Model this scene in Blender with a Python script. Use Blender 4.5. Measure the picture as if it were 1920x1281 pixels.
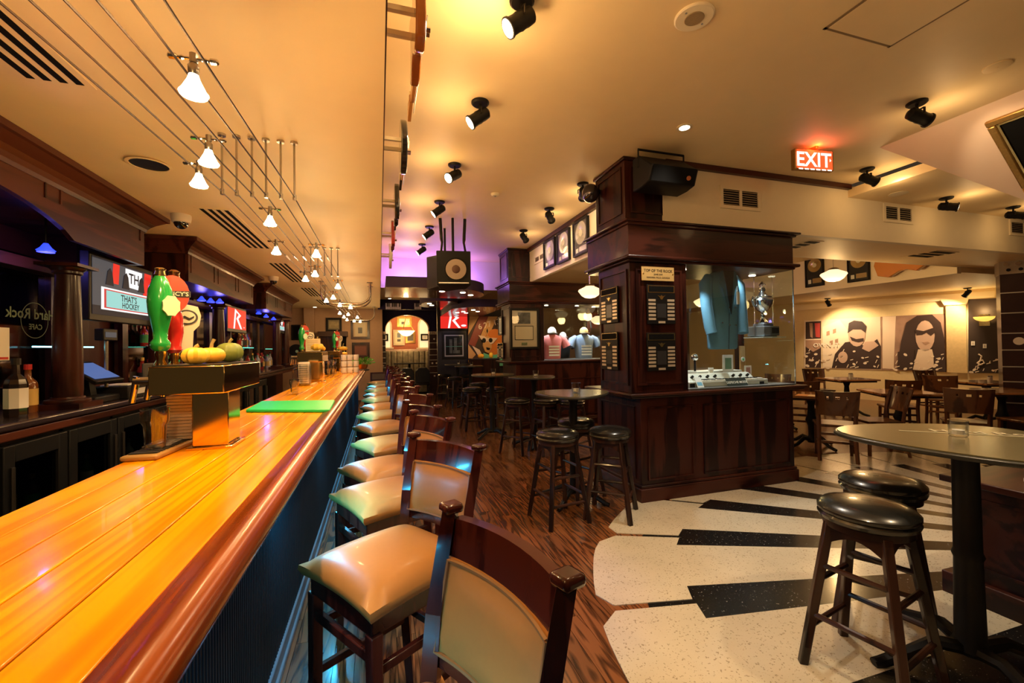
import bpy, math, random
from mathutils import Vector as V, Matrix
R_ = random.Random(7)
for o in list(bpy.data.objects): bpy.data.objects.remove(o)
SC = bpy.context.scene
COL = SC.collection
# ---------------------------------------------------------------- camera (15 mm wide angle, bar runs along +Y)
FPX, CH = 800.0, 1.5
def _cam():
    r = math.radians(0.9)
    d = V(((711-960)/FPX, -(655-640.5)/FPX, 1)).normalized()
    e = V((math.cos(r), math.sin(r), 0))
    u = d.cross(e).normalized()
    if u.y < 0: u = -u
    x = d.cross(u)
    if x.x < 0: x = -x
    return Matrix((x, d, u))           # world = M @ (right, up, forward)
CM = _cam()
cd = bpy.data.cameras.new('camera'); cam = bpy.data.objects.new('camera', cd); COL.objects.link(cam)
cd.sensor_width = 36; cd.lens = FPX*36/1920; cd.clip_start = .05; cd.clip_end = 100
flip = Matrix(((1,0,0),(0,1,0),(0,0,-1)))
cam.matrix_world = Matrix.Translation((0,0,CH)) @ (CM @ flip).to_4x4()
SC.camera = cam
def ray(px, py): return CM @ V(((px-960)/FPX, -(py-640.5)/FPX, 1))
def at_z(px, py, z): d = ray(px,py); return V((0,0,CH)) + d*((z-CH)/d.z)
def at_x(px, py, x): d = ray(px,py); return V((0,0,CH)) + d*(x/d.x)
def at_y(px, py, y): d = ray(px,py); return V((0,0,CH)) + d*(y/d.y)
# ---------------------------------------------------------------- world, exposure
w = bpy.data.worlds.new('world'); SC.world = w; w.use_nodes = True
w.node_tree.nodes['Background'].inputs[0].default_value = (1.0, .68, .40, 1)
w.node_tree.nodes['Background'].inputs[1].default_value = .045
vs = SC.view_settings
vs.view_transform = 'Standard'; vs.look = 'None'; vs.gamma = 1; vs.use_curve_mapping = False; vs.exposure = -0.1
SC.render.film_transparent = False
WARM = (1, .60, .23); WHITE = (1, .86, .68)
def light(kind, loc, energy, color=WARM, size=.03, aim=None, angle=60, blend=.5, name='lamp_light', parent=None):
    l = bpy.data.lights.new(name, kind); l.energy = energy; l.color = color
    if kind == 'AREA': l.size = size
    else: l.shadow_soft_size = size
    if kind == 'SPOT': l.spot_size = math.radians(angle); l.spot_blend = blend
    o = bpy.data.objects.new(name, l); COL.objects.link(o); o.location = loc
    if aim is not None: o.rotation_euler = (V(aim)-V(loc)).to_track_quat('-Z','Y').to_euler()
    return o
# ---------------------------------------------------------------- mesh builder
class MB:
    def __init__(s): s.v = []; s.f = []
    def add(s, vs, fs):
        b = len(s.v); s.v += [V(p) for p in vs]; s.f += [tuple(i+b for i in f) for f in fs]; return s
    def box(s, x0, y0, z0, x1, y1, z1):
        x0,x1 = sorted((x0,x1)); y0,y1 = sorted((y0,y1)); z0,z1 = sorted((z0,z1))
        return s.add([(x0,y0,z0),(x1,y0,z0),(x1,y1,z0),(x0,y1,z0),(x0,y0,z1),(x1,y0,z1),(x1,y1,z1),(x0,y1,z1)],
                     [(3,2,1,0),(4,5,6,7),(0,1,5,4),(1,2,6,5),(2,3,7,6),(3,0,4,7)])
    def bar(s, p0, p1, w, h, up=(0,0,1), w1=None, h1=None):
        p0 = V(p0); p1 = V(p1); d = (p1-p0).normalized(); up = V(up)
        if abs(d.dot(up)) > .98: up = V((1,0,0))
        a = d.cross(up).normalized(); b = a.cross(d)
        w1 = w if w1 is None else w1; h1 = h if h1 is None else h1
        q = []
        for p, ww, hh in ((p0,w,h),(p1,w1,h1)):
            q += [p-a*ww/2-b*hh/2, p+a*ww/2-b*hh/2, p+a*ww/2+b*hh/2, p-a*ww/2+b*hh/2]
        return s.add(q, [(3,2,1,0),(4,5,6,7),(0,1,5,4),(1,2,6,5),(2,3,7,6),(3,0,4,7)])
    def cyl(s, p0, p1, r0, r1=None, n=12, caps=True):
        p0 = V(p0); p1 = V(p1); r1 = r0 if r1 is None else r1
        d = (p1-p0).normalized(); up = V((0,0,1)) if abs(d.z) < .95 else V((1,0,0))
        a = d.cross(up).normalized(); b = d.cross(a)
        q = []
        for p, r in ((p0,r0),(p1,r1)):
            for i in range(n):
                t = 2*math.pi*i/n; q.append(p + a*math.cos(t)*r + b*math.sin(t)*r)
        fs = [(i, (i+1)%n, n+(i+1)%n, n+i) for i in range(n)]
        if caps: fs += [tuple(range(n))[::-1], tuple(range(n,2*n))]
        return s.add(q, fs)
    def tube(s, pts, r, n=8, caps=True):
        pts = [V(p) for p in pts]; q = []; prev = None
        for k, p in enumerate(pts):
            d = (pts[min(k+1,len(pts)-1)] - pts[max(k-1,0)]).normalized()
            if prev is None:
                up = V((0,0,1)) if abs(d.z) < .95 else V((1,0,0)); a = d.cross(up).normalized()
            else: a = (prev - d*prev.dot(d)).normalized()
            prev = a; b = d.cross(a)
            rr = r[k] if isinstance(r,(list,tuple)) else r
            for i in range(n):
                t = 2*math.pi*i/n; q.append(p + a*math.cos(t)*rr + b*math.sin(t)*rr)
        fs = []
        for k in range(len(pts)-1):
            for i in range(n): fs.append((k*n+i, k*n+(i+1)%n, (k+1)*n+(i+1)%n, (k+1)*n+i))
        if caps: fs += [tuple(range(n))[::-1], tuple(range((len(pts)-1)*n, len(pts)*n))]
        return s.add(q, fs)
    def lathe(s, prof, c=(0,0,0), n=20, axis=(0,0,1), wob=None):
        c = V(c); ax = V(axis).normalized(); up = V((0,1,0)) if abs(ax.y) < .9 else V((1,0,0))
        a = ax.cross(up).normalized(); b = ax.cross(a); q = []
        for r, z in prof:
            for i in range(n):
                t = 2*math.pi*i/n; rr = max(r,1e-4)*(wob(t) if wob else 1)
                q.append(c + a*math.cos(t)*rr + b*math.sin(t)*rr + ax*z)
        fs = []
        for k in range(len(prof)-1):
            for i in range(n): fs.append((k*n+i, k*n+(i+1)%n, (k+1)*n+(i+1)%n, (k+1)*n+i))
        fs += [tuple(range(n))[::-1], tuple(range((len(prof)-1)*n, len(prof)*n))]
        return s.add(q, fs)
    def prism(s, poly, o=(0,0,0), u=(1,0,0), v=(0,1,0), w=(0,0,1), h=.01):
        """2-D outline swept by h along w"""
        o,u,v,w = V(o),V(u),V(v),V(w); n = len(poly)
        a = [o+u*p[0]+v*p[1] for p in poly]; b = [p+w*h for p in a]
        return s.add(a+b, [tuple(range(n))[::-1], tuple(range(n,2*n))] + [(i,(i+1)%n,n+(i+1)%n,n+i) for i in range(n)])
    def sphere(s, c, r, n=16, m=10, z0=-1, z1=1):
        r = (r,r,r) if not isinstance(r,(tuple,list)) else r; prof = []
        q = []; c = V(c); a0 = math.asin(z0); a1 = math.asin(z1)
        for k in range(m+1):
            t = a0+(a1-a0)*k/m
            for i in range(n):
                p = 2*math.pi*i/n; cc = max(math.cos(t),1e-3)
                q.append(c+V((r[0]*cc*math.cos(p), r[1]*cc*math.sin(p), r[2]*math.sin(t))))
        fs = [(k*n+i, k*n+(i+1)%n, (k+1)*n+(i+1)%n, (k+1)*n+i) for k in range(m) for i in range(n)]
        fs += [tuple(range(n))[::-1], tuple(range(m*n,(m+1)*n))]
        return s.add(q, fs)
    def text(s, txt, size, o, u, v, w, h=.002, align='CENTER'):
        vv, ff = text_mesh(txt, size, align); o,u,v,w = V(o),V(u),V(v),V(w)
        return s.add([o+u*p[0]+v*p[1]+w*h for p in vv], ff)
    def xf(s, m): s.v = [m @ p for p in s.v]; return s
    def mesh(s, name, mat, smooth=False, off=None):
        me = bpy.data.meshes.new(name)
        vv = [tuple(p-off) for p in s.v] if off is not None else [tuple(p) for p in s.v]
        me.from_pydata(vv, [], s.f); me.materials.append(mat)
        if smooth:
            for p in me.polygons: p.use_smooth = True
            me.set_sharp_from_angle(angle=math.radians(40))
        return me
_tc = {}
def text_mesh(txt, size, align):
    k = (txt,size,align)
    if k not in _tc:
        cu = bpy.data.curves.new('t','FONT'); cu.body = txt; cu.size = size; cu.align_x = align; cu.offset = size*.018; cu.resolution_u = 2
        ob = bpy.data.objects.new('t',cu); COL.objects.link(ob); bpy.context.view_layer.update()
        me = bpy.data.meshes.new_from_object(ob)
        _tc[k] = ([tuple(v.co) for v in me.vertices], [tuple(p.vertices) for p in me.polygons])
        bpy.data.objects.remove(ob); bpy.data.curves.remove(cu); bpy.data.meshes.remove(me)
    return _tc[k]
def bevel(o, wd, seg=2):
    m = o.modifiers.new('bevel','BEVEL'); m.width = wd; m.segments = seg; m.limit_method = 'ANGLE'; m.angle_limit = math.radians(35)
    for p in o.data.polygons: p.use_smooth = True
    o.data.set_sharp_from_angle(angle=math.radians(60)); m.harden_normals = False
    return o
def root_of(o):
    while o.parent: o = o.parent
    return o
def thing(name, label, cat, loc=(0,0,0), rz=0, group=None, kind=None):
    o = bpy.data.objects.new(name, None); COL.objects.link(o); o.location = loc; o.rotation_euler = (0,0,rz); o.empty_display_size = .05
    tag(o, label, cat, group, kind); return o
def tag(o, label=None, cat=None, group=None, kind=None):
    if label: o['label'] = label
    if cat: o['category'] = cat
    if group: o['group'] = group
    if kind: o['kind'] = kind
    return o
def part(mb, name, mat, parent, smooth=False, world=False, label=None, bv=0):
    off = V(root_of(parent).location) if world else None
    o = bpy.data.objects.new(name, mb.mesh(name, mat, smooth, off)); COL.objects.link(o); o.parent = parent
    if label: o['label'] = label
    if bv: bevel(o, bv)
    return o
def single(mb, name, mat, label, cat, group=None, smooth=False, bv=0, kind=None):
    lo = V((min(p.x for p in mb.v)+max(p.x for p in mb.v), min(p.y for p in mb.v)+max(p.y for p in mb.v), 2*min(p.z for p in mb.v)))/2
    o = bpy.data.objects.new(name, mb.mesh(name, mat, smooth, lo)); COL.objects.link(o); o.location = lo
    tag(o, label, cat, group, kind)
    if bv: bevel(o, bv)
    return o
def struct(mb, name, mat, parent=None, smooth=False, label=None):
    o = bpy.data.objects.new(name, mb.mesh(name, mat, smooth)); COL.objects.link(o)
    if parent: o.parent = parent
    else: o['kind'] = 'structure'
    if label: o['label'] = label
    return o
def copy_tree(o, parent=None):
    c = o.copy(); COL.objects.link(c); c.parent = parent
    for ch in list(o.children): copy_tree(ch, c)
    return c
def place(proto, i, loc, rz, label, group=None):
    o = proto if i == 0 else copy_tree(proto)
    o.location = loc; o.rotation_euler = (0,0,rz); o['label'] = label
    if group: o['group'] = group
    return o
ORD = ['first','second','third','fourth','fifth','sixth','seventh','eighth','ninth','tenth','eleventh','twelfth','thirteenth','fourteenth','fifteenth','sixteenth','seventeenth','eighteenth','nineteenth','twentieth','twenty-first','twenty-second']
# ---------------------------------------------------------------- materials
def M(name, col, rough=.5, metal=0, coat=0, emit=None, es=0, trans=0, ior=1.45, alpha=1, noise=0, nscale=20, bump=0, spec=.5):
    m = bpy.data.materials.new(name); m.use_nodes = True; nt = m.node_tree; b = nt.nodes['Principled BSDF']
    b.inputs['Base Color'].default_value = (*col,1); b.inputs['Roughness'].default_value = rough; b.inputs['Metallic'].default_value = metal
    b.inputs['Coat Weight'].default_value = coat; b.inputs['Coat Roughness'].default_value = .06
    b.inputs['Specular IOR Level'].default_value = spec
    b.inputs['Transmission Weight'].default_value = trans; b.inputs['IOR'].default_value = ior; b.inputs['Alpha'].default_value = alpha
    if emit: b.inputs['Emission Color'].default_value = (*emit,1); b.inputs['Emission Strength'].default_value = es
    if noise or bump:
        g = nt.nodes.new('ShaderNodeNewGeometry'); n = nt.nodes.new('ShaderNodeTexNoise'); n.inputs['Scale'].default_value = nscale; n.inputs['Detail'].default_value = 4
        nt.links.new(g.outputs['Position'], n.inputs['Vector'])
        if noise:
            mx = nt.nodes.new('ShaderNodeMix'); mx.data_type = 'RGBA'
            mx.inputs[6].default_value = (*[c*(1-noise) for c in col],1); mx.inputs[7].default_value = (*[min(1,c*(1+noise)) for c in col],1)
            nt.links.new(n.outputs['Fac'], mx.inputs[0]); nt.links.new(mx.outputs[2], b.inputs['Base Color'])
        if bump:
            bp = nt.nodes.new('ShaderNodeBump'); bp.inputs['Strength'].default_value = bump; bp.inputs['Distance'].default_value = .01
            nt.links.new(n.outputs['Fac'], bp.inputs['Height']); nt.links.new(bp.outputs['Normal'], b.inputs['Normal'])
    return m
def wood(name, c1, c2, sc=(14,1.2,14), rough=.35, coat=.3, ring=3.0, dist=6, rnd=.35, crough=.08, bump=.05, sharp=(.35,.62), spec=.25):
    m = bpy.data.materials.new(name); m.use_nodes = True; nt = m.node_tree; L = nt.links; b = nt.nodes['Principled BSDF']
    g = nt.nodes.new('ShaderNodeNewGeometry'); oi = nt.nodes.new('ShaderNodeObjectInfo')
    ad = nt.nodes.new('ShaderNodeVectorMath'); ad.operation = 'MULTIPLY_ADD'; ad.inputs[1].default_value = sc
    cb = nt.nodes.new('ShaderNodeCombineXYZ'); mu = nt.nodes.new('ShaderNodeMath'); mu.operation = 'MULTIPLY'; mu.inputs[1].default_value = 37
    L.new(oi.outputs['Random'], mu.inputs[0]); [L.new(mu.outputs[0], cb.inputs[i]) for i in range(3)]
    L.new(g.outputs['Position'], ad.inputs[0]); L.new(cb.outputs[0], ad.inputs[2])
    n = nt.nodes.new('ShaderNodeTexNoise'); n.inputs['Scale'].default_value = .55; n.inputs['Detail'].default_value = 3; n.inputs['Distortion'].default_value = .6
    L.new(ad.outputs[0], n.inputs['Vector'])
    m1 = nt.nodes.new('ShaderNodeMath'); m1.operation = 'MULTIPLY'; m1.inputs[1].default_value = dist*ring
    L.new(n.outputs['Fac'], m1.inputs[0]); sn = nt.nodes.new('ShaderNodeMath'); sn.operation = 'SINE'; L.new(m1.outputs[0], sn.inputs[0])
    n2 = nt.nodes.new('ShaderNodeTexNoise'); n2.inputs['Scale'].default_value = 6; n2.inputs['Detail'].default_value = 5; L.new(ad.outputs[0], n2.inputs['Vector'])
    mr = nt.nodes.new('ShaderNodeMapRange'); mr.inputs[1].default_value = -1; mr.inputs[2].default_value = 1; L.new(sn.outputs[0], mr.inputs[0])
    av = nt.nodes.new('ShaderNodeMix'); av.inputs[0].default_value = .4; L.new(mr.outputs[0], av.inputs[2]); L.new(n2.outputs['Fac'], av.inputs[3])
    rp = nt.nodes.new('ShaderNodeValToRGB'); rp.color_ramp.elements[0].position = sharp[0]; rp.color_ramp.elements[1].position = sharp[1]
    rp.color_ramp.elements[0].color = (*c1,1); rp.color_ramp.elements[1].color = (*c2,1); L.new(av.outputs[0], rp.inputs[0])
    hs = nt.nodes.new('ShaderNodeHueSaturation'); ml = nt.nodes.new('ShaderNodeMapRange'); ml.inputs[3].default_value = 1-rnd; ml.inputs[4].default_value = 1+rnd
    L.new(oi.outputs['Random'], ml.inputs[0]); L.new(ml.outputs[0], hs.inputs['Value']); L.new(rp.outputs[0], hs.inputs['Color']); L.new(hs.outputs[0], b.inputs['Base Color'])
    b.inputs['Roughness'].default_value = rough; b.inputs['Coat Weight'].default_value = coat; b.inputs['Coat Roughness'].default_value = crough; b.inputs['Specular IOR Level'].default_value = spec
    if bump:
        bp = nt.nodes.new('ShaderNodeBump'); bp.inputs['Strength'].default_value = bump; bp.inputs['Distance'].default_value = .004
        L.new(av.outputs[0], bp.inputs['Height']); L.new(bp.outputs[0], b.inputs['Normal'])
    return m
def terrazzo(name, c, chip, dens=.62):
    m = bpy.data.materials.new(name); m.use_nodes = True; nt = m.node_tree; L = nt.links; b = nt.nodes['Principled BSDF']
    g = nt.nodes.new('ShaderNodeNewGeometry'); n = nt.nodes.new('ShaderNodeTexNoise'); n.inputs['Scale'].default_value = 90; n.inputs['Detail'].default_value = 2
    L.new(g.outputs['Position'], n.inputs['Vector'])
    rp = nt.nodes.new('ShaderNodeValToRGB'); e = rp.color_ramp.elements; e[0].position = dens; e[1].position = dens+.05; e[0].color = (*c,1); e[1].color = (*chip,1)
    n2 = nt.nodes.new('ShaderNodeTexNoise'); n2.inputs['Scale'].default_value = 2.5; n2.inputs['Detail'].default_value = 5; L.new(g.outputs['Position'], n2.inputs['Vector'])
    mx = nt.nodes.new('ShaderNodeMix'); mx.data_type = 'RGBA'; mx.blend_type = 'MULTIPLY'; mx.inputs[0].default_value = .35
    L.new(n.outputs['Fac'], rp.inputs[0]); L.new(rp.outputs[0], mx.inputs[6]); L.new(n2.outputs['Fac'], mx.inputs[7]); L.new(mx.outputs[2], b.inputs['Base Color'])
    b.inputs['Roughness'].default_value = .22; b.inputs['Coat Weight'].default_value = .35; b.inputs['Coat Roughness'].default_value = .12
    return m
CEIL = M('ceiling_paint', (.84,.66,.38), .55, noise=.04, nscale=6)
CREAM = M('cream_paint', (.82,.72,.52), .6, noise=.04, nscale=8)
TAN = M('tan_wall', (.42,.26,.16), .7, noise=.08)
LILAC = M('lilac_wall', (.72,.62,.72), .6)
PURPLE = M('dark_purple_paint', (.045,.03,.065), .6, spec=.15)
NAVY = M('dark_navy_paint', (.014,.009,.04), .6, spec=.15)
REDWALL = M('brick_red_paint', (.42,.13,.07), .7, noise=.1)
MAHOG = wood('mahogany', (.014,.003,.0025), (.046,.011,.007), (9,9,1.0), .34, .06, rnd=.12, bump=.03)
MAHOGH = wood('mahogany_horizontal', (.026,.0055,.003), (.080,.020,.010), (9,1.0,9), .36, .05, rnd=.12, bump=.03)
MAHOGX = wood('mahogany_cross', (.015,.0035,.0025), (.050,.012,.007), (1.0,9,9), .34, .06, rnd=.12, bump=.03)
CHAIRW = wood('chair_mahogany', (.030,.005,.004), (.075,.015,.010), (9,9,1.2), .22, .45, rnd=.1, bump=.02)
DARKW = wood('dark_stool_wood', (.014,.006,.004), (.04,.015,.009), (9,9,1.2), .35, .3, rnd=.1, bump=.03)
DINEW = wood('dining_chair_wood', (.05,.018,.008), (.13,.05,.02), (9,9,1.2), .3, .4, rnd=.1, bump=.02)
DINET = wood('dining_table_wood', (.20,.08,.03), (.40,.19,.08), (2,9,9), .2, .5, rnd=.1, bump=.02)
OAKBAR = wood('orange_oak', (.76,.24,.0), (.95,.39,.0), (12,.6,12), .2, .2, ring=5, dist=6, rnd=.07, crough=.05, bump=.02, sharp=(.12,.6))
OAKRAIL = wood('red_oak_rail', (.15,.024,.003), (.30,.062,.006), (14,.7,14), .24, .15, rnd=.05, crough=.12, bump=.02, sharp=(.2,.7))
PLANK = wood('oak_floor', (.034,.011,.004), (.20,.072,.023), (15,1.3,15), .25, .35, ring=9, dist=6, rnd=.22, crough=.14, bump=.04, sharp=(.12,.62))
LEATHER = M('tan_leather', (.46,.205,.052), .38, coat=.05, noise=.05, nscale=60)
PIPING = M('tan_piping', (.30,.15,.055), .4)
BLACKL = M('black_leather', (.012,.012,.011), .25, coat=.3)
BLACK = M('black_paint', (.010,.009,.009), .45, spec=.2)
MATTBLACK = M('matt_black', (.006,.006,.006), .8, spec=.1)
REED = M('black_reeded_panel', (.014,.017,.022), .4, spec=.25)
KICK = M('grey_blue_base', (.12,.15,.19), .4)
CHROME = M('chrome', (.75,.68,.6), .12, 1)
SILVER = M('polished_silver', (.85,.85,.85), .13, 1)
STEEL = M('brushed_steel', (.45,.42,.38), .3, 1)
BRASS = M('polished_brass', (.86,.60,.22), .1, 1)
GOLDF = M('gilded_frame', (.45,.27,.08), .35, .8, noise=.3, nscale=60)
GOLD = M('gold', (.9,.7,.3), .2, 1)
WHITEP = M('white_paper', (.82,.78,.7), .8)
IVORY = M('ivory', (.8,.72,.58), .4)
def glass_mat(name, tint=(1,1,1), rough=0, refl=.12, pw=4.0, mul=.6):
    m = bpy.data.materials.new(name); m.use_nodes = True; nt = m.node_tree; L = nt.links
    for n in list(nt.nodes):
        if n.type == 'BSDF_PRINCIPLED': nt.nodes.remove(n)
    out = [n for n in nt.nodes if n.type == 'OUTPUT_MATERIAL'][0]
    t = nt.nodes.new('ShaderNodeBsdfTransparent'); t.inputs[0].default_value = (*tint,1)
    g = nt.nodes.new('ShaderNodeBsdfGlossy'); g.inputs['Roughness'].default_value = rough
    lw = nt.nodes.new('ShaderNodeLayerWeight'); lw.inputs[0].default_value = .5; fr = nt.nodes.new('ShaderNodeMath'); fr.operation = 'POWER'; fr.inputs[1].default_value = pw; L.new(lw.outputs['Facing'], fr.inputs[0])
    mx = nt.nodes.new('ShaderNodeMixShader'); sc = nt.nodes.new('ShaderNodeMath'); sc.operation = 'MULTIPLY_ADD'; sc.inputs[1].default_value = mul; sc.inputs[2].default_value = refl*.3
    L.new(fr.outputs[0], sc.inputs[0]); L.new(sc.outputs[0], mx.inputs[0]); L.new(t.outputs[0], mx.inputs[1]); L.new(g.outputs[0], mx.inputs[2]); L.new(mx.outputs[0], out.inputs[0])
    return m
PANE = glass_mat('clear_pane', (.93,.97,.95))
DARKPANE = glass_mat('smoked_pane', (.35,.38,.38), refl=.4)
GLASS = glass_mat('drinking_glass', (.90,.91,.90), .05, refl=.35, pw=1.8, mul=.9)
MIRROR = M('dark_mirror', (.14,.11,.12), .06, 1)
BULB = M('halogen_bulb', (1,.9,.7), .4, emit=(1,.80,.50), es=26)
LENS = M('spot_lens', (1,.95,.85), .3, emit=(1,.88,.66), es=14)
DOWN = M('downlight_lens', (1,.9,.7), .3, emit=(1,.85,.6), es=9)
BLUELED = M('blue_led', (.1,.1,1), .3, emit=(.02,.05,1), es=2.2)
SHADE = M('opal_shade', (.95,.85,.65), .4, emit=(1,.72,.42), es=1.5)
CYAN = M('cyan_led', (.2,.9,1), .3, emit=(.30,.85,1), es=5)
VIOLET = M('violet_led', (.5,.2,1), .3, emit=(.45,.22,1), es=6)
GREENLED = M('green_glass_edge', (.1,.9,.6), .3, emit=(.15,.9,.65), es=1.6)
def screen(name, c, s=1.0): return M(name, (.004,.004,.004), .5, emit=c, es=s, spec=.1)
SCR_RED = screen('screen_red', (.85,.03,.02), 1.1); SCR_WHITE = screen('screen_white', (.95,.93,.92), 1.2); SCR_GREY = screen('screen_grey', (.08,.08,.09), 1); SCR_TEAL = screen('screen_teal', (.35,.75,.7), 1); SCR_BLUE = screen('screen_blue', (.12,.2,.5), .8); SCR_DARK = screen('screen_dark', (.012,.012,.02), 1)
GREEN = M('green_plastic', (.02,.62,.16), .35)
# ================================================================ SETTING
ZM, ZB, XS = 3.32, 2.70, -.025           # main ceiling, bar ceiling, soffit face between them
fl = struct(MB().box(-3,-1.5,-.12,14.5,17,-.022), 'floor', M('floor_bed',(.03,.015,.008),.6))
# planks: along Y, the 300 nearest are parts, the rest one field
PW, GAP = .098, .0025
pl = []
for i in range(int(15.2/PW)):
    x = -.52 + i*PW; y = -.9 - R_.random()*1.1
    while y < 14.2:
        l = R_.choice((.9,1.2,1.5,1.8)); pl.append((x,y,min(l,14.3-y))); y += l
def seen(p):
    x,y,l = p
    return x < 2.6 and y+l > max(.5, x*.9-.4) and not (x > .35 and y+l < 1.1+.35*x)
near = sorted([p for p in pl if seen(p)], key=lambda p: math.hypot(p[0]-.6,p[1]))[:300]
ns = set(near); meshes = {}
for x,y,l in near:
    k = round(l,2)
    if k not in meshes:
        meshes[k] = MB().box(GAP/2,GAP/2,-.022,PW-GAP/2,l-GAP/2,0).mesh('plank', PLANK)
    o = bpy.data.objects.new('plank', meshes[k]); COL.objects.link(o); o.parent = fl; o.location = (x,y,0)
rest = MB()
for x,y,l in pl:
    if (x,y,l) not in ns: rest.box(x+GAP/2,y+GAP/2,-.022,x+PW-GAP/2,y+l-GAP/2,0)
o = struct(rest, 'plank_field', PLANK, fl); o['kind'] = 'stuff'
# terrazzo piano keys laid in a ring
TZC = terrazzo('cream_terrazzo', (.74,.65,.48), (.42,.34,.23)); TZB = terrazzo('black_terrazzo', (.012,.011,.010), (.35,.33,.3), .68)
TCX, TCY = 5.5, 1.35
RT = [(40,2.9),(80,2.85),(110,2.95),(125,3.3),(143,3.85),(150,4.02),(160,4.28),(170,4.43),(180,4.50),(200,4.5),(240,4.5)]
def rad(a):
    for (a0,r0),(a1,r1) in zip(RT,RT[1:]):
        if a0 <= a <= a1: return r0+(r1-r0)*(a-a0)/(a1-a0)
    return 4.5
def pol(r,a): return (TCX+r*math.cos(math.radians(a)), TCY+r*math.sin(math.radians(a)))
inl = struct(MB().prism([pol(rad(a)-.30,a) for a in range(46,236,4)]+[pol(.3,235),pol(.3,47)], (0,0,-.004), h=.0055), 'floor_inlay', TZB)
keys = [52,65,78,91,104,117,130,143,156,169,182,195,208,221]
for a0,a1 in zip(keys,keys[1:]):
    g = .34; n = 8; pts = []
    for k in range(n+1):
        t = k/n; a = a0+g+(a1-a0-2*g)*t; r = rad(a) - .10*max(0,1-min(t,1-t)/.13)
        pts.append(pol(r,a))
    b0 = 2.32; rb0 = rad(a0)-.58; rb1 = rad(a1)-.58; ri = .75
    inner = [pol(rb1,a1-g), pol(rad(a1-b0)-.58,a1-b0), pol(ri,a1-b0-.3), pol(ri,a0+b0+.3), pol(rad(a0+b0)-.58,a0+b0), pol(rb0,a0+g)]
    part(MB().prism(pts+inner, (0,0,-.002), h=.007), 'white_key', TZC, inl)
    rr = rad(a1)
for a in keys:
    rb = rad(a)-.58; b = 2.3
    part(MB().prism([pol(rad(a-b)-.58,a-b), pol(.8,a-b-.3), pol(.8,a+b+.3), pol(rad(a+b)-.58,a+b)][::-1], (0,0,-.002), h=.0072), 'black_key', TZB, inl)
# ceilings
def slab(name, mat, x0,y0,x1,y1,z,t=.1): return struct(MB().box(x0,y0,z,x1,y1,z+t), name, mat)
slab('ceiling', CEIL, XS,-1.5, 5.23,3.62, ZM)
slab('ceiling_centre', CEIL, XS,3.62, 2.69,8.85, ZM)
slab('ceiling_bar', CEIL, -3,-1.5, XS+.06,13.5, ZB)
struct(MB().box(XS,-1.5,ZB+.0001,XS+.06,8.85,ZM), 'wall_soffit_side', CEIL)
slab('ceiling_lower', CEIL, 5.23,-1.5, 14,3.62, 3.18)
struct(MB().box(2.69,3.55,ZB,14,3.62,ZM), 'wall_fascia_front', CREAM)
struct(MB().box(2.69,3.62,ZB,2.75,8.0,ZM), 'wall_fascia_centre', CREAM)
slab('ceiling_soffit', CEIL, 2.69,3.62, 14,4.45, ZB)
struct(MB().box(2.69,4.45,ZB,14,4.51,ZM), 'wall_fascia_back', CREAM)
slab('ceiling_dining', CEIL, 2.69,4.45, 9.2,14, ZM)
slab('ceiling_far', CEIL, XS,8.85, 2.8,14.2, 2.95)
rw = struct(MB().box(9.1,4.51,2.60,9.2,12.5,ZM), 'wall_record_beam', CREAM)
slab('ceiling_right', CEIL, 9.2,4.51, 14,12.5, 2.62)
# sloped soffit with hip, upper right
A = V((4.51,2.77,ZM)); hp = V((1,-1,-1)); L_ = .95
sl = MB(); a = A; b = A+hp*L_; c = V((A.x,-1.5,ZM)); d = V((b.x,-1.5,b.z)); e = V((b.x+.6,b.y,b.z)); f = V((b.x+.6,-1.5,b.z)); g = V((b.x+.6,b.y,ZM)); h = V((b.x+.6,-1.5,ZM)); a2 = V((b.x+.6,A.y,ZM))
sl.add([a,b,c,d,e,f,g,h,a2], [(0,2,3,1),(1,3,5,4),(0,1,4,8),(0,8,7,2),(4,5,7,8)])
struct(sl, 'ceiling_slope', M('rose_plaster',(.80,.62,.48),.6,noise=.04,nscale=6))
# trims, and a painted shade strip on the soffit edge
struct(MB().box(2.7,3.505,ZM-.055,5.23,3.55,ZM), 'trim_1', MAHOGX)
struct(MB().box(2.64,3.9,ZM-.06,2.69,7.5,ZM), 'trim_2', MAHOGH)
struct(MB().box(XS+.06,-1.5,ZB,XS+.066,8.8,ZB+.05), 'soffit_shade_strip', MAHOGH)  # dark strip painted in for the shadow line along the soffit edge
# far walls
struct(MB().box(-3,13.4,0,.1,13.5,ZB), 'wall_far', TAN)
struct(MB().box(-3,-1.5,0,-2.6,13.4,ZB), 'wall_left', M('dark_red_wall',(.06,.012,.010),.5,noise=.2))
struct(MB().box(XS,8.80,2.72,2.9,8.86,ZM), 'wall_lilac', LILAC)
# poster wall on the far right
p0 = at_z(1470,689,.78); p1 = at_z(1960,702,.78); u = V((p1.x-p0.x,p1.y-p0.y,0)).normalized(); nrm = V((u.y,-u.x,0)); nrm = nrm if nrm.x < 0 else -nrm
PU, PN, PO = u, nrm, V((p0.x,p0.y,0))
def on_poster(px,py):
    d = ray(px,py); o = V((0,0,CH)); return o + d*((PO-o).dot(PN)/d.dot(PN))
L = (p1-p0).length
struct(MB().prism([(-3,0),(L+3,0),(L+3,2.75),(-3,2.75)], PO-PN*.1, PU, (0,0,1), PN, .1), 'wall_right', M('sand_wall',(.80,.60,.30),.7,noise=.06))
struct(MB().box(2.9,13.9,0,14,14,3.4), 'wall_dining_far', TAN)
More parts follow.
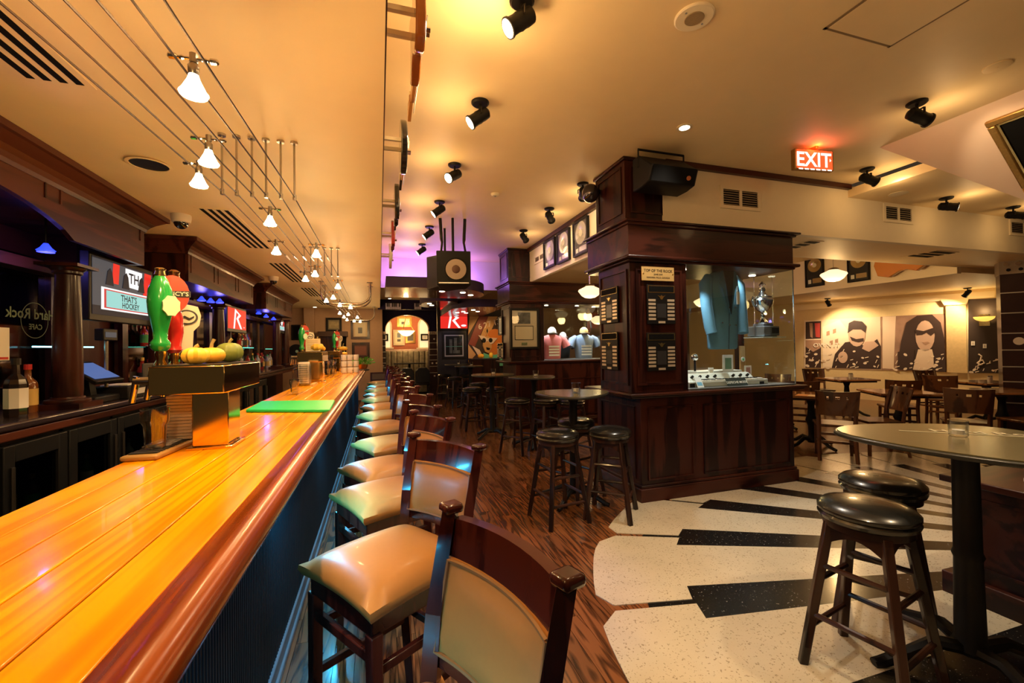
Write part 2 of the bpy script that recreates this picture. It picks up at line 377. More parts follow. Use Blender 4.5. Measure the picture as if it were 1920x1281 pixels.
# ================================================================ BAR COUNTER
BT = 1.07; BY0, BY1 = -.4, 10.45
bar = thing('bar_counter', 'long orange oak bar counter with black reeded front along the stools', 'bar counter', (-.6,5,0))
edges = [-.97,-.86,-.745,-.63,-.50,-.375]
for x0,x1 in zip(edges,edges[1:]):
    part(MB().box(x0+.002,BY0,BT-.045,x1-.002,BY1,BT), 'plank', OAKBAR, bar, world=True, bv=.003)
part(MB().box(-.95,BY0,BT-.05,-.36,BY1-.005,BT-.006), 'underboard', BLACK, bar, world=True)
# rounded arm rail: profile swept along Y
prof = [(-.374,BT-.05),(-.374,BT+.002),(-.355,BT+.006),(-.335,BT+.016),(-.312,BT+.022),(-.29,BT+.018),(-.272,BT+.004),(-.266,BT-.014),(-.272,BT-.032),(-.288,BT-.046),(-.30,BT-.05),(-.30,BT-.062),(-.33,BT-.062)]
part(MB().prism(prof, (0,BY0,0), (1,0,0), (0,0,1), (0,1,0), BY1-BY0), 'arm_rail', OAKRAIL, bar, world=True, smooth=True)
rd = MB(); y = BY0
part(MB().box(-.93,BY0,.0,-.475,BY1-.1,BT-.05), 'body', REED, bar, world=True)
while y < BY1-.15:
    rd.add([(-.475,y,.10),(-.463,y+.006,.10),(-.463,y+.014,.10),(-.475,y+.02,.10),(-.475,y,1.0),(-.463,y+.006,1.0),(-.463,y+.014,1.0),(-.475,y+.02,1.0)], [(0,1,5,4),(1,2,6,5),(2,3,7,6),(4,5,6,7)]); y += .022
part(rd, 'reeded_front', REED, bar, world=True)
part(MB().box(-.475,BY0,0,-.452,BY1-.1,.10).box(-.475,BY0,.0,-.44,BY1-.1,.035), 'kick_board', KICK, bar, world=True, bv=.006)
part(MB().box(-.475,BY0,.985,-.445,BY1-.1,1.02), 'top_moulding', BLACK, bar, world=True)
led = single(MB().box(-.36,BY0+.3,BT-.066,-.345,BY1-.3,BT-.058), 'light_strip', CYAN, 'thin cyan light strip running beneath the bar overhang', 'light strip')
# back of the bar: drip step / ice wells are hidden; the return at the far end
# ================================================================ BACK BAR
XC, ZC = -1.85, 1.14
bc = thing('back_counter', 'dark back bar counter with black fridge fronts below', 'counter', (-2.2,6,0))
part(MB().box(-2.59,.6,ZC-.04,XC,12.2,ZC), 'countertop', M('dark_stone_top',(.03,.02,.025),.18,coat=.5), bc, world=True, bv=.012)
part(MB().box(-2.59,.6,ZC-.10,XC-.02,12.2,ZC-.045), 'moulding', MAHOGH, bc, world=True, bv=.01)
part(MB().box(-2.59,.6,0,-2.52,12.2,ZC-.1), 'back_panel', BLACK, bc, world=True)
ys = [at_x(p,850,XC-.02).y for p in (-60,70,170,270)]
ys = [2.35,2.92,3.42,3.95,4.50,5.05,5.60,6.15,6.70,7.25,7.8,8.4,9.0,9.6,10.2]
FRAME = M('fridge_black',(.010,.010,.011),.4,spec=.15); SHELFM = M('wire_shelf',(.3,.3,.3),.4,1)
BOT = {'g':M('green_bottle_glass',(.02,.10,.03),.1,coat=.5),'a':M('amber_bottle_glass',(.16,.05,.01),.1,coat=.5),'c':M('clear_bottle_glass',(.45,.47,.46),.08,coat=.5),'d':M('dark_bottle_glass',(.02,.012,.012),.1,coat=.5),'b':M('blue_bottle_glass',(.05,.12,.4),.1,coat=.5),'r':M('red_spirit',(.3,.02,.02),.12,coat=.5)}
LAB = [M('label_white',(.75,.72,.66),.7),M('label_red',(.55,.05,.04),.7),M('label_gold',(.6,.4,.12),.5),M('label_green',(.06,.35,.12),.7),M('label_black',(.02,.02,.02),.6)]
CAP = [M('cap_black',(.015,.015,.015),.4),M('cap_red',(.5,.03,.03),.4),M('cap_gold',(.6,.42,.12),.3,.8),M('cap_green',(.03,.5,.2),.4)]
def bottle(loc, h, r, kind, lab, cap, label, group=None, text=None, square=False):
    t = thing('bottle', label, 'bottle', loc, 0, group)
    nk = 4 if square else 14
    part(MB().lathe([(r*.93,0),(r,.012),(r,h*.56),(r*.85,h*.64),(r*.38,h*.73),(r*.33,h*.9),(r*.38,h*.91)], n=nk if not square else 8), 'glass_body', BOT[kind], t, smooth=not square)
    part(MB().lathe([(r*1.01,h*.15),(r*1.012,h*.16),(r*1.012,h*.48),(r*1.01,h*.49)], n=8 if square else 14), 'label', LAB[lab], t, smooth=not square)
    part(MB().cyl((0,0,h*.89),(0,0,h),r*.42,n=10), 'cap', CAP[cap], t)
    return t
for i,(y0,y1) in enumerate(zip(ys,ys[1:])):
    if i >= 11: break
    t = thing('bar_fridge', '%s black glass-door fridge under the back bar, counting from the camera' % ORD[i], 'fridge', (-2.2,(y0+y1)/2,0), 0, 'fridges under the back bar')
    x0, x1 = -2.5, XC-.03
    part(MB().box(x0,y0+.004,.03,x0+.03,y1-.004,ZC-.11).box(x0,y0+.004,.03,x1-.04,y0+.02,ZC-.11).box(x0,y1-.02,.03,x1-.04,y1-.004,ZC-.11).box(x0,y0+.004,.03,x1-.04,y1-.004,.12).box(x0,y0+.004,ZC-.14,x1-.04,y1-.004,ZC-.11), 'cabinet_body', FRAME, t, world=True)
    if i == 0:
        part(MB().box(x1-.04,y0+.01,.05,x1,y1-.01,ZC-.12), 'door', FRAME, t, world=True, bv=.006)
        gr = MB()
        for k in range(14): gr.box(x1,y0+.08,.50+k*.022,x1+.008,y1-.06,.51+k*.022)
        part(gr, 'grille', M('dark_grille',(.05,.045,.04),.5), t, world=True)
        part(MB().box(x1,y1-.2,.86,x1+.006,y1-.09,.895), 'badge', M('pale_badge',(.6,.55,.45),.5), t, world=True)
    else:
        f = MB().box(x1-.04,y0+.01,.05,x1,y0+.085,ZC-.125).box(x1-.04,y1-.085,.05,x1,y1-.01,ZC-.125).box(x1-.04,y0+.085,ZC-.22,x1,y1-.085,ZC-.125).box(x1-.04,y0+.085,.05,x1,y1-.085,.16)
        dr = part(f, 'door', FRAME, t, world=True, bv=.005)
        part(MB().box(x1-.022,y0+.085,.16,x1-.018,y1-.085,ZC-.22), 'pane', DARKPANE, dr, world=True)
        part(MB().cyl((x1+.012,y0+.05 if i%2 else y1-.05,.62),(x1+.012,y0+.05 if i%2 else y1-.05,.9),.009,n=8), 'handle', STEEL, dr, world=True)
        sh = MB()
        for k in range(6): sh.cyl((x0+.05+k*.07,y0+.03,.55),(x0+.05+k*.07,y1-.03,.55),.004,n=4)
        part(sh, 'shelf', SHELFM, t, world=True)
        if i < 6:
            for k in range(3):
                bottle((x1-.12-.03*(k%2),y0+.14+k*.13,.56), R_.uniform(.22,.3), .035, 'gcad'[(i+k)%4], (i+k)%4, k%3, '%s bottle from the hinge inside the %s bar fridge' % (ORD[k],ORD[i]), 'bottles in the fridges')
# upper cabinets -------------------------------------------------------------------------------------------------
XF = -1.92
def cornice(parent, y0, y1, left=True):
    pr = [(XF-.02,ZB-.16),(XF+.005,ZB-.16),(XF+.012,ZB-.135),(XF+.03,ZB-.11),(XF+.055,ZB-.085),(XF+.09,ZB-.06),(XF+.11,ZB-.045),(XF+.13,ZB-.04),(XF+.13,ZB-.003),(XF-.02,ZB-.003)]
    mb = MB().prism(pr, (0,y0,0), (1,0,0), (0,0,1), (0,1,0), y1-y0)
    # mitred returns on both ends
    for yy,s in ((y0,-1),(y1,1)):
        n = len(pr); b0 = [V((p[0],yy,p[1])) for p in pr]
        pts = [V((p[0],yy+s*(p[0]-XF+.02),p[1])) for p in pr]; back = [V((-2.6,yy+s*(p[0]-XF+.02),p[1])) for p in pr]
        mb.add(b0+pts+back, [(i,(i+1)%n,n+(i+1)%n,n+i) for i in range(n)]+[(n+i,n+(i+1)%n,2*n+(i+1)%n,2*n+i) for i in range(n)])
    return part(mb, 'cornice', MAHOGH, parent, world=True)
def cabinet(i, y0, y1, arch, desc):
    t = thing('back_bar_canopy', desc, 'cabinet', (-2.2,(y0+y1)/2,0), 0, 'mahogany canopies over the back bar')
    zb = 2.25
    if arch:
        c0, c1 = arch; n = 18
        poly = [(y0,zb),(c0,zb)]+[(c0+(c1-c0)*k/n, zb+.17*math.sin(math.pi*k/n)**.7) for k in range(1,n)]+[(c1,zb),(y1,zb),(y1,ZB-.13),(y0,ZB-.13)]
    else: poly = [(y0,zb),(y1,zb),(y1,ZB-.13),(y0,ZB-.13)]
    part(MB().prism(poly, (XF-.03,0,0), (0,1,0), (0,0,1), (1,0,0), .03), 'fascia', MAHOGH, t, world=True)
    part(MB().box(-2.6,y0,zb,XF-.03,y0+.03,ZB-.005), 'end_panel', MAHOG, t, world=True)
    part(MB().box(-2.6,y1-.03,zb,XF-.03,y1,ZB-.005), 'end_panel', MAHOG, t, world=True)
    part(MB().box(-2.6,y0+.03,zb+.005 if not arch else zb+.2,XF-.03,y1-.03,zb+.22), 'soffit_board', MAHOGX, t, world=True)
    cornice(t, y0, y1)
    n = 3; w = (y1-y0)/n
    for k in range(n):
        a, b = y0+k*w+.06, y0+(k+1)*w-.06
        mm = MB(); q = .012
        for ya,yb,za,zb_ in ((a,b,zb+.30,zb+.312),(a,a+q,zb+.2 if arch else zb+.10,zb+.30),(b-q,b,zb+.2 if arch else zb+.10,zb+.30)):
            mm.box(XF,ya,za,XF+.006,yb,zb_)
        part(mm, 'panel_moulding', MAHOGH, t, world=True)
    return t
cabinet(0, 1.2, 4.43, (2.0,3.55), 'nearest mahogany back bar canopy with an arched opening')
cabinet(1, 5.32, 7.75, None, 'middle mahogany back bar canopy above the red screen')
cabinet(2, 8.58, 10.97, None, 'farthest mahogany back bar canopy above the small screen')
def column(i, x, y, z0, z1, r, desc):
    t = thing('wooden_column', desc, 'column', (x,y,z0), 0, 'turned columns of the back bar'); h = z1-z0
    part(MB().lathe([(r*.98,.07),(r*1.02,.12),(r*1.0,h*.4),(r*.82,h-.06)], n=24), 'shaft', MAHOG, t, smooth=True)
    part(MB().box(-r*1.7,-r*1.7,0,r*1.7,r*1.7,.035).lathe([(r*1.5,.035),(r*1.55,.045),(r*1.5,.058),(r*1.15,.064),(r*1.12,.075)], n=24), 'base', MAHOG, t, smooth=True)
    part(MB().lathe([(r*.85,h-.07),(r*1.0,h-.06),(r*1.0,h-.045),(r*1.2,h-.03),(r*1.25,h-.02)], n=24).box(-r*1.5,-r*1.5,h-.02,r*1.5,r*1.5,h), 'capital', MAHOG, t, smooth=True)
column(0, -2.0, 3.63, ZC, 2.10, .075, 'turned mahogany column left of the hockey screen')
column(1, -2.05, 4.98, ZC, 2.2, .075, 'turned mahogany column behind the green and red tap handles')
column(2, -2.0, 6.45, ZC, 2.12, .075, 'turned mahogany column left of the red screen')
column(3, -2.28, 7.66, ZC, 2.2, .075, 'turned mahogany column right of the red screen')
column(4, -2.0, 9.75, ZC, 2.12, .075, 'turned mahogany column left of the smallest screen')
column(5, -2.05, 10.9, ZC, 2.2, .075, 'turned mahogany column right of the smallest screen')
# lintels above columns and mirror backs
for i,(y0,y1,w) in enumerate(((1.2,4.43,'nearest'),(5.32,7.75,'middle'),(8.58,10.97,'farthest'))):
    t = thing('mirror_back', '%s dark mirrored back panel of the back bar' % w, 'mirror', (-2.5,(y0+y1)/2,ZC), 0, 'mirrored back panels')
    part(MB().box(-2.56,y0,ZC,-2.53,y1,2.25), 'mirror', MIRROR, t, world=True)
    fr = MB(); k = 4
    for j in range(k+1): yy = y0+.05+(y1-y0-.1)*j/k; fr.box(-2.53,yy-.05,ZC,-2.49,yy+.05,2.25)
    part(fr, 'mullions', MAHOG, t, world=True)
    part(MB().box(-2.53,y0,2.12,-2.40,y1,2.2), 'lintel', MAHOGH, t, world=True)
# etched glass screen beside the till
ep = thing('etched_glass_panel', 'clear glass panel with etched reversed script at the left edge', 'glass panel', (-2.2,3.2,ZC))
part(MB().box(-2.2,2.3,ZC,-2.192,3.40,2.05), 'pane', PANE, ep, world=True)
ET = M('etched_script',(.14,.19,.14),.8,spec=.1)
c = at_x(52,600,-2.19); wr = MB().text('Hard Rock', .095, (-2.187,c.y+.03,c.z+.01), (0,-1,0), (0,0,1), (1,0,0)).text('CAFE', .05, (-2.187,c.y+.06,c.z-.06), (0,-1,0), (0,0,1), (1,0,0))
part(wr, 'script', ET, ep, world=True)
rg = MB(); n = 40
for k in range(n):
    a0, a1 = 2*math.pi*k/n, 2*math.pi*(k+1)/n
    q = [V((-2.189,c.y+.06+r*math.cos(a),c.z-.0+r*math.sin(a))) for a in (a0,a1) for r in (.115,.12)]; rg.add(q,[(0,1,3,2)])
part(rg, 'ring', ET, ep, world=True)
nt_ = thing('notice_sheet', 'pale notice sheet taped to the etched glass panel', 'paper', at_x(5,645,-2.18))
part(MB().box(-.002,-.12,-.1,.0,.05,.1), 'sheet', WHITEP, nt_); part(MB().box(0,-.11,-.095,.001,.04,-.08), 'red_band', LAB[1], nt_)
# screens ---------------------------------------------------------------------------------------------------------
def tv(px, X, desc, kind):
    (a,b) = px; P0 = at_x(*a, X); P1 = at_x(*b, X)
    y0,y1,z0,z1 = P0.y,P1.y,P1.z,P0.z
    t = thing('television', desc, 'television', (X,(y0+y1)/2,z0), 0, 'screens over the back bar')
    m = .03
    part(MB().box(X-.06,y0-m,z0-m*1.6,X,y1+m,z1+m), 'casing', BLACK, t, world=True, bv=.006)
    W_,H_ = y1-y0, z1-z0; o = V((X+.001,y0,z0)); U,VV,N = V((0,1,0)),V((0,0,1)),V((1,0,0))
    part(MB().prism([(0,0),(W_,0),(W_,H_),(0,H_)], o, U, VV, N, .002), 'screen', SCR_RED if kind=='R' else SCR_DARK, t, world=True)
    def sh(poly, mat, nm='picture', d=.004): part(MB().prism([(p[0]*W_,p[1]*H_) for p in poly], o, U, VV, N, d), nm, mat, t, world=True)
    if kind == 'R':
        lm = MB(); [lm.prism([(p[0]*W_,p[1]*H_) for p in pp], o, U, VV, N, .004) for pp in [[(.27,.02),(.34,.02),(.43,.90),(.36,.99)],[(.36,.99),(.42,.85),(.58,.72),(.70,.71)],[(.70,.71),(.56,.73),(.43,.52),(.54,.53)],[(.43,.52),(.54,.53),(.75,.03),(.66,.03)]]]; part(lm, 'letter', SCR_WHITE, t, world=True)
        part(MB().text('ROCK', H_*.08, o+U*W_*.87+VV*H_*.1, U, VV, N, .004), 'lettering', SCR_WHITE, t, world=True)
    else:
        sh([(.0,.16),(1,.16),(1,.97),(0,.97)], SCR_GREY, d=.003)
        sh([(.12,.10),(.98,.10),(.98,.50),(.12,.50)], SCR_WHITE); sh([(.16,.13),(.94,.13),(.94,.47),(.16,.47)], screen('desk_red',(.7,.05,.05)), d=.005); sh([(.19,.15),(.91,.15),(.91,.45),(.19,.45)], SCR_TEAL, d=.006)
        sh([(.50,.60),(.80,.58),(.80,.95),(.50,.95)], SCR_WHITE); sh([(.82,.5),(.95,.5),(.98,.97),(.85,.97)], SCR_RED, d=.005); sh([(.28,.6),(.38,.6),(.40,.97),(.30,.97)], SCR_RED, d=.005)
        for k,xx in enumerate((.18,.44,.72)): sh([(xx,.55),(xx+.12,.55),(xx+.10,.78),(xx+.07,.86),(xx+.03,.80)], SCR_DARK, d=.007)
        if kind == 'T':
            part(MB().text("THAT'S", H_*.17, o+U*W_*.55+VV*H_*.30, U, VV, N, .008).text('HOCKEY', H_*.15, o+U*W_*.58+VV*H_*.175, U, VV, N, .008), 'lettering', SCR_DARK, t, world=True)
            part(MB().text('TH', H_*.28, o+U*W_*.64+VV*H_*.68, U, VV, N, .008), 'lettering', SCR_DARK, t, world=True)
    part(MB().bar((X-.06,(y0+y1)/2,z1-.1),(-2.5,(y0+y1)/2,z1),.05,.05), 'bracket', BLACK, t, world=True)
    return t
tv(((172,478),(284,602)), -2.06, 'wall screen showing a hockey studio broadcast', 'T')
tv(((427,575),(461,620)), -2.06, 'wall screen showing a white letter on red', 'R')
tv(((518,600),(533,622)), -2.06, 'smallest wall screen at the far end of the back bar', 'S')
# blue pendants under the canopies
for i,(px,py,X) in enumerate(((86,470,-2.2),(340,545,-2.2),(378,563,-2.2),(395,566,-2.2),(412,567,-2.1),(485,588,-2.2),(499,594,-2.15),(513,599,-2.1))):
    p = at_x(px,py,X); t = thing('blue_downlight', '%s small blue lamp under the back bar canopies from the left' % ORD[i], 'lamp', p, 0, 'blue lamps under the canopies')
    part(MB().lathe([(.012,.05),(.03,.02),(.05,.0)][::-1], n=14), 'hood', BLUELED, t, smooth=True)
    part(MB().cyl((0,0,-.012),(0,0,-.002),.045,n=14), 'lens', BLUELED, t); part(MB().cyl((0,0,.04),(0,0,max(.06,(2.45 if i == 0 else 2.255)-p.z)),.006,n=6), 'stem', BLACK, t)
    if i in (0,2,4,6): light('POINT', p-V((0,0,.06)), 3.5, (.2,.15,1), .04, name='blue_lamp_light', parent=t)
# glass shelves with lit edges
for i,(a,b,X) in enumerate((((140,652),(195,652),-2.3),((138,652),(200,653),-2.25),((530,655),(545,654),-2.3))):
    if i == 0: y0,y1 = 2.4,3.5
    elif i == 1: y0,y1 = 3.75,4.4
    else: y0,y1 = 10.0,10.9
    t = thing('glass_shelf', ['short glass shelf with glowing cyan edge near the etched panel','glass shelf with glowing cyan edge behind the till','glass shelf with glowing green edge at the far back bar'][i], 'shelf', (-2.35,(y0+y1)/2,at_x(*a,X).z))
    z = at_x(*a,X).z
    part(MB().box(-2.5,y0,z,-2.26,y1,z+.01), 'pane', PANE, t, world=True); part(MB().box(-2.26,y0,z,-2.254,y1,z+.01), 'lit_edge', GREENLED if i == 2 else CYAN, t, world=True)
# bottles: one big white-label bottle by the camera, clusters farther along
p = at_x(30,765,-2.02)
b0 = bottle((-2.02,p.y,ZC), .34, .05, 'd', 0, 0, 'square dark whiskey bottle with white label at the left edge', square=True)
bottle((-2.09,p.y-.14,ZC), .33, .045, 'g', 3, 0, 'green bottle behind the white-label whiskey bottle')
bottle((-2.10,p.y+.22,ZC), .3, .045, 'a', 2, 1, 'amber bottle beside the turned column near the till')
k = 0
for (y0,y1,n,w) in ((5.5,7.6,20,'middle'),(8.7,10.8,20,'farthest')):
    for j in range(n):
        y = y0+(y1-y0)*(j+.5)/n+R_.uniform(-.02,.02); x = R_.choice((-2.42,-2.30))+R_.uniform(-.02,.02)
        bottle((x,y,ZC), R_.uniform(.26,.36), R_.uniform(.036,.046), R_.choice('gacddbrc'), R_.randrange(5), R_.randrange(4), '%s spirit bottle from the left under the %s back bar canopy' % (ORD[j] if j < 22 else str(j), w), 'spirit bottles on the back bar')
# lit bottle tier behind the far columns
for (y0,y1,n,w) in ((5.6,6.2,7,'middle'),(8.9,9.6,8,'farthest')):
    t = thing('bottle_riser', 'raised glass shelf for bottles under the %s canopy' % w, 'shelf', (-2.45,(y0+y1)/2,ZC+.42)); 
    part(MB().box(-2.52,y0,ZC+.42,-2.38,y1,ZC+.432), 'pane', PANE, t, world=True); part(MB().box(-2.38,y0,ZC+.42,-2.375,y1,ZC+.432), 'front_edge', GREENLED, t, world=True)
    for j in range(n): bottle((-2.45,y0+(y1-y0)*(j+.5)/n,ZC+.432), R_.uniform(.24,.3), .036, R_.choice('cgcabr'), R_.randrange(5), R_.randrange(4), '%s bottle from the left on the raised shelf under the %s canopy' % (ORD[j],w), 'bottles on raised shelves')
# till, monitor, printer, papers
p = at_x(165,700,-2.05); t = thing('till_terminal', 'angled black till terminal with blue screen beside the column', 'till', (p.x,p.y,ZC))
part(MB().box(-.12,-.14,0,.12,.16,.05), 'base', BLACK, t, bv=.01); part(MB().bar((0,.02,.05),(-.02,.02,.2),.07,.05), 'neck', BLACK, t)
part(MB().obox if False else MB().bar((.02,-.16,.22),(.02,.18,.22),.26,.03,up=(.55,0,.83)), 'screen_body', BLACK, t, bv=.006)
part(MB().prism([(-.15,-.1),(.15,-.1),(.15,.1),(-.15,.1)], V((.02,.01,.22))+V((.55,0,.83))*.017, (0,1,0), V((-.83,0,.55)), V((.55,0,.83)), .002), 'screen', SCR_BLUE, t)
p = at_x(228,725,-1.98); t = thing('cash_drawer', 'black metal cash drawer with pale label strip on the back counter', 'cash drawer', (-2.0,p.y+.1,ZC))
part(MB().box(-.18,-.22,0,.12,.22,.10), 'drawer_case', BLACK, t, bv=.008); part(MB().box(.12,-.18,.03,.124,.18,.075), 'label_strip', M('dull_paper',(.45,.4,.36),.7), t); part(MB().cyl((.12,.2,.05),(.135,.2,.05),.01,n=8), 'lock', STEEL, t)
part(MB().box(-.12,-.1,.10,.06,.12,.108), 'papers', WHITEP, t)
t = thing('customer_display', 'small black pole display above the cash drawer', 'display', (-2.02,p.y-.12,ZC+.10)); 
part(MB().cyl((0,0,0),(0,0,.36),.012,n=10), 'pole', STEEL, t); part(MB().box(-.03,-.09,.36,.03,.09,.45), 'head', BLACK, t, bv=.006); part(MB().box(.03,-.07,.385,.032,.07,.425), 'readout', SCR_GREY, t)
t = thing('slate_board', 'dark square board leaning by the tap tower', 'board', (-1.96,at_x(285,690,-1.96).y,ZC)); part(MB().bar((0,-.16,.14),(0,.16,.14),.02,.26), 'cover', M('slate',(.04,.04,.042),.5,noise=.3,nscale=30), t, bv=.01); part(MB().cyl((.03,-.1,.0),(.03,.04,.0),.015,n=8), 'clip', BRASS, t)
# speakers / dispensers on the far bar wall
# ================================================================ ON THE BAR
def tap_tower(loc, rz, sc, desc, taps, tapdesc, group='brass beer towers'):
    """brass T-shaped tower: wide box on a square pedestal"""
    t = thing('beer_tower', desc, 'beer tower', loc, rz, group)
    s = sc
    part(MB().box(-.09*s,-.10*s,0,.09*s,.10*s,.012*s), 'base_plate', BRASS, t, bv=.003)
    part(MB().box(-.07*s,-.085*s,.012*s,.07*s,.085*s,.25*s), 'pedestal', BRASS, t, bv=.004)
    part(MB().box(-.20*s,-.155*s,.25*s,.075*s,.42*s,.37*s), 'manifold_box', BRASS, t, bv=.004)
    part(MB().box(-.19*s,-.145*s,.37*s,.065*s,.41*s,.376*s), 'top_tray', M('tray_black',(.02,.02,.02),.3), t)
    for k,(ty) in enumerate((-.10,.02,.16,.30)):
        fa = MB().cyl((-.20*s,ty*s,.31*s),(-.27*s,ty*s,.31*s),.018*s,n=10).cyl((-.26*s,ty*s,.33*s),(-.28*s,ty*s,.22*s),.014*s,.011*s,n=10)
        part(fa, 'faucet', SILVER, t, smooth=True)
    return t
p0 = at_z(362,845,BT)
TWX, TWY = -.72, 2.30
tower1 = tap_tower((TWX,TWY,BT), 0, 1.0, 'nearest brass beer tower with gourds on top', 0, 0)
tower2 = tap_tower((-.80,6.3,BT), 0, 1.1, 'second brass beer tower with a menu card on top', 0, 0)
tower3 = tap_tower((-.80,8.9,BT), 0, 1.1, 'farthest brass beer tower with a yellow gourd', 0, 0)
TG = M('tap_green',(.015,.28,.05),.2,coat=.6); TR = M('tap_red',(.45,.02,.015),.2,coat=.6); TW = M('tap_ivory',(.75,.68,.5),.3,coat=.4)
def tap(loc, kind, s, desc, lab=True):
    t = thing('tap_handle', desc, 'tap handle', loc, 0, 'beer tap handles')
    part(MB().lathe([(.018,0),(.022,.01),(.022,.03),(.014,.05),(.020,.07),(.018,.085)], n=14).xf(Matrix.Scale(s,4)), 'ferrule', BRASS, t, smooth=True)
    if kind == 'g':
        part(MB().lathe([(.022,.085),(.034,.10),(.034,.12),(.024,.135),(.026,.17),(.040,.24),(.044,.29),(.040,.34),(.026,.38),(.018,.395)], n=18).xf(Matrix.Scale(s,4)), 'grip', TG, t, smooth=True)
        part(MB().lathe([(.018,.395),(.02,.40),(.016,.415),(.02,.425),(.012,.43)], n=14).xf(Matrix.Scale(s,4)), 'finial', GOLD, t, smooth=True)
        part(MB().prism([(.03*math.cos(a*math.pi/8)*(1.06 if a%2 else .94),.042*math.sin(a*math.pi/8)*(1.06 if a%2 else .94)) for a in range(16)], (.045,-.022,.27), V((.8,.6,0)), (0,0,1), V((.6,-.8,0)), .012).xf(Matrix.Scale(s,4)), 'badge', M('badge_mint',(.55,.72,.5),.5), t)
    elif kind == 'r':
        part(MB().lathe([(.02,.085),(.032,.10),(.026,.12),(.036,.18),(.034,.25),(.02,.30),(.016,.32)], n=18).xf(Matrix.Scale(s,4)), 'grip', TR, t, smooth=True)
        part(MB().lathe([(.012,.40),(.024,.42),(.02,.45),(.024,.46),(.01,.47)], n=14).xf(Matrix.Scale(s,4)), 'finial', M('copper',(.5,.22,.1),.25,1), t, smooth=True)
        N = V((.3,-.95,0)); U = V((.95,.3,0))
        dk = part(MB().prism([(.062*math.cos(a*math.pi/12),.085*math.sin(a*math.pi/12)) for a in range(24)], V((0,-.012,.355)), U, (0,0,1), N, .02).xf(Matrix.Scale(s,4)), 'badge', M('badge_red',(.55,.06,.03),.35,coat=.3), t)
        part(MB().prism([(-.065,-.018),(.065,-.012),(.065,.016),(-.065,.01)], V((0,-.012,.355)), U, (0,0,1), N, .023).xf(Matrix.Scale(s,4)), 'banner', M('badge_black',(.02,.02,.02),.5), dk)
        part(MB().text("CLANCY'S", .026, V((0,-.012,.347))+N*.024, U, (0,0,1), N, .001).xf(Matrix.Scale(s,4)), 'lettering', IVORY, dk)
    else:
        part(MB().prism([(-.02,.085),(.02,.085),(.026,.22),(.05,.25),(.058,.30),(.045,.345),(0,.355),(-.045,.345),(-.058,.30),(-.05,.25),(-.026,.22)], (0,.012,0), V((.95,.3,0)), (0,0,1), V((.3,-.95,0)), .024).xf(Matrix.Scale(s,4)), 'grip', TW, t)
        N = V((.3,-.95,0)); U = V((.95,.3,0)); cc = V((0,.012,.29))
        dk = part(MB().prism([(.045*math.cos(a*math.pi/12),.038*math.sin(a*math.pi/12)) for a in range(24)], cc, U, (0,0,1), N, .027).xf(Matrix.Scale(s,4)), 'badge', M('badge_dark',(.05,.05,.05),.5), t)
        part(MB().prism([(.036*math.cos(a*math.pi/12),.03*math.sin(a*math.pi/12)) for a in range(24)], cc, U, (0,0,1), N, .029).xf(Matrix.Scale(s,4)), 'badge_centre', TW, dk)
        part(MB().prism([(-.03,-.006),(-.01,.008),(.01,-.004),(.03,.008),(.028,-.004),(.01,-.016),(-.01,-.004),(-.03,-.016)], cc, U, (0,0,1), N, .031).xf(Matrix.Scale(s,4)), 'emblem', M('emblem_black',(.03,.03,.03),.5), dk)
    return t
def tap_at(px, py, y, kind, s, desc):
    return tap(at_y(px,py,y), kind, s, desc)
tap_at(301,697,2.20,'g',1.04,'large green beer tap handle on the nearest tower')
tap_at(327,697,2.34,'r',1.0,'red beer tap handle with oval badge on the nearest tower')
tap_at(350,702,2.52,'w',.98,'ivory beer tap handle with round crest on the nearest tower')
tap_at(566,668,6.15,'g',.95,'green beer tap handle on the second tower'); tap_at(571,668,6.35,'r',.95,'red beer tap handle on the second tower'); tap_at(581,668,6.5,'w',.95,'ivory beer tap handle on the second tower')
tap_at(627,660,8.75,'g',.9,'green beer tap handle on the farthest tower'); tap_at(632,660,8.9,'r',.9,'red beer tap handle on the farthest tower'); tap_at(637,660,9.05,'w',.9,'ivory beer tap handle on the farthest tower')
tap_tower((-.74,10.0,BT), 0, .8, 'small brass beer tower at the bar end', 0, 0); tap((-.86,9.98,BT+.30), 'g', .75, 'small green tap handle at the bar end')
# gourds
GY = M('gourd_yellow',(.85,.52,.06),.4,noise=.12,nscale=30); GO = M('pumpkin_orange',(.85,.42,.04),.4,noise=.12,nscale=25); GG = M('squash_green',(.20,.24,.05),.4,noise=.6,nscale=22); STEM = M('gourd_stem',(.35,.27,.10),.8)
def gourd(loc, r, h, ribs, amp, mat, desc, stem=.03, tilt=0):
    t = thing('gourd', desc, 'gourd', loc, 0, 'gourds on the beer towers')
    pr = [(r*math.sin(math.pi*k/10)**.75, h*(1-math.cos(math.pi*k/10))/2) for k in range(0,11)]
    m = MB().lathe(pr, n=36, wob=lambda a: 1+amp*math.cos(ribs*a))
    part(m, 'flesh', mat, t, smooth=True)
    part(MB().tube([(0,0,h*.93),(.003,.0,h+stem*.5),(.012,.004,h+stem)],[.009,.007,.008],8), 'stem', STEM, t, smooth=True)
    if tilt: t.rotation_euler = (tilt,.2,0)
    return t
ZT = BT+.376
def top_at(px,y,z=ZT): q = at_y(px,650,y); return V((q.x,y,z))
gourd(top_at(366,2.24), .05, .075, 9, .10, GY, 'yellow pattypan gourd, leftmost on the nearest tower', .01)
gourd(top_at(396,2.38), .058, .075, 10, .05, GO, 'squat orange-yellow pumpkin in the middle of the nearest tower', .04)
gourd(top_at(430,2.55), .062, .10, 8, .06, GG, 'mottled green squash, rightmost on the nearest tower', .02)
gourd(top_at(594,6.3,BT+.415), .085, .11, 10, .06, GY, 'ribbed yellow pumpkin on the second tower', .09)
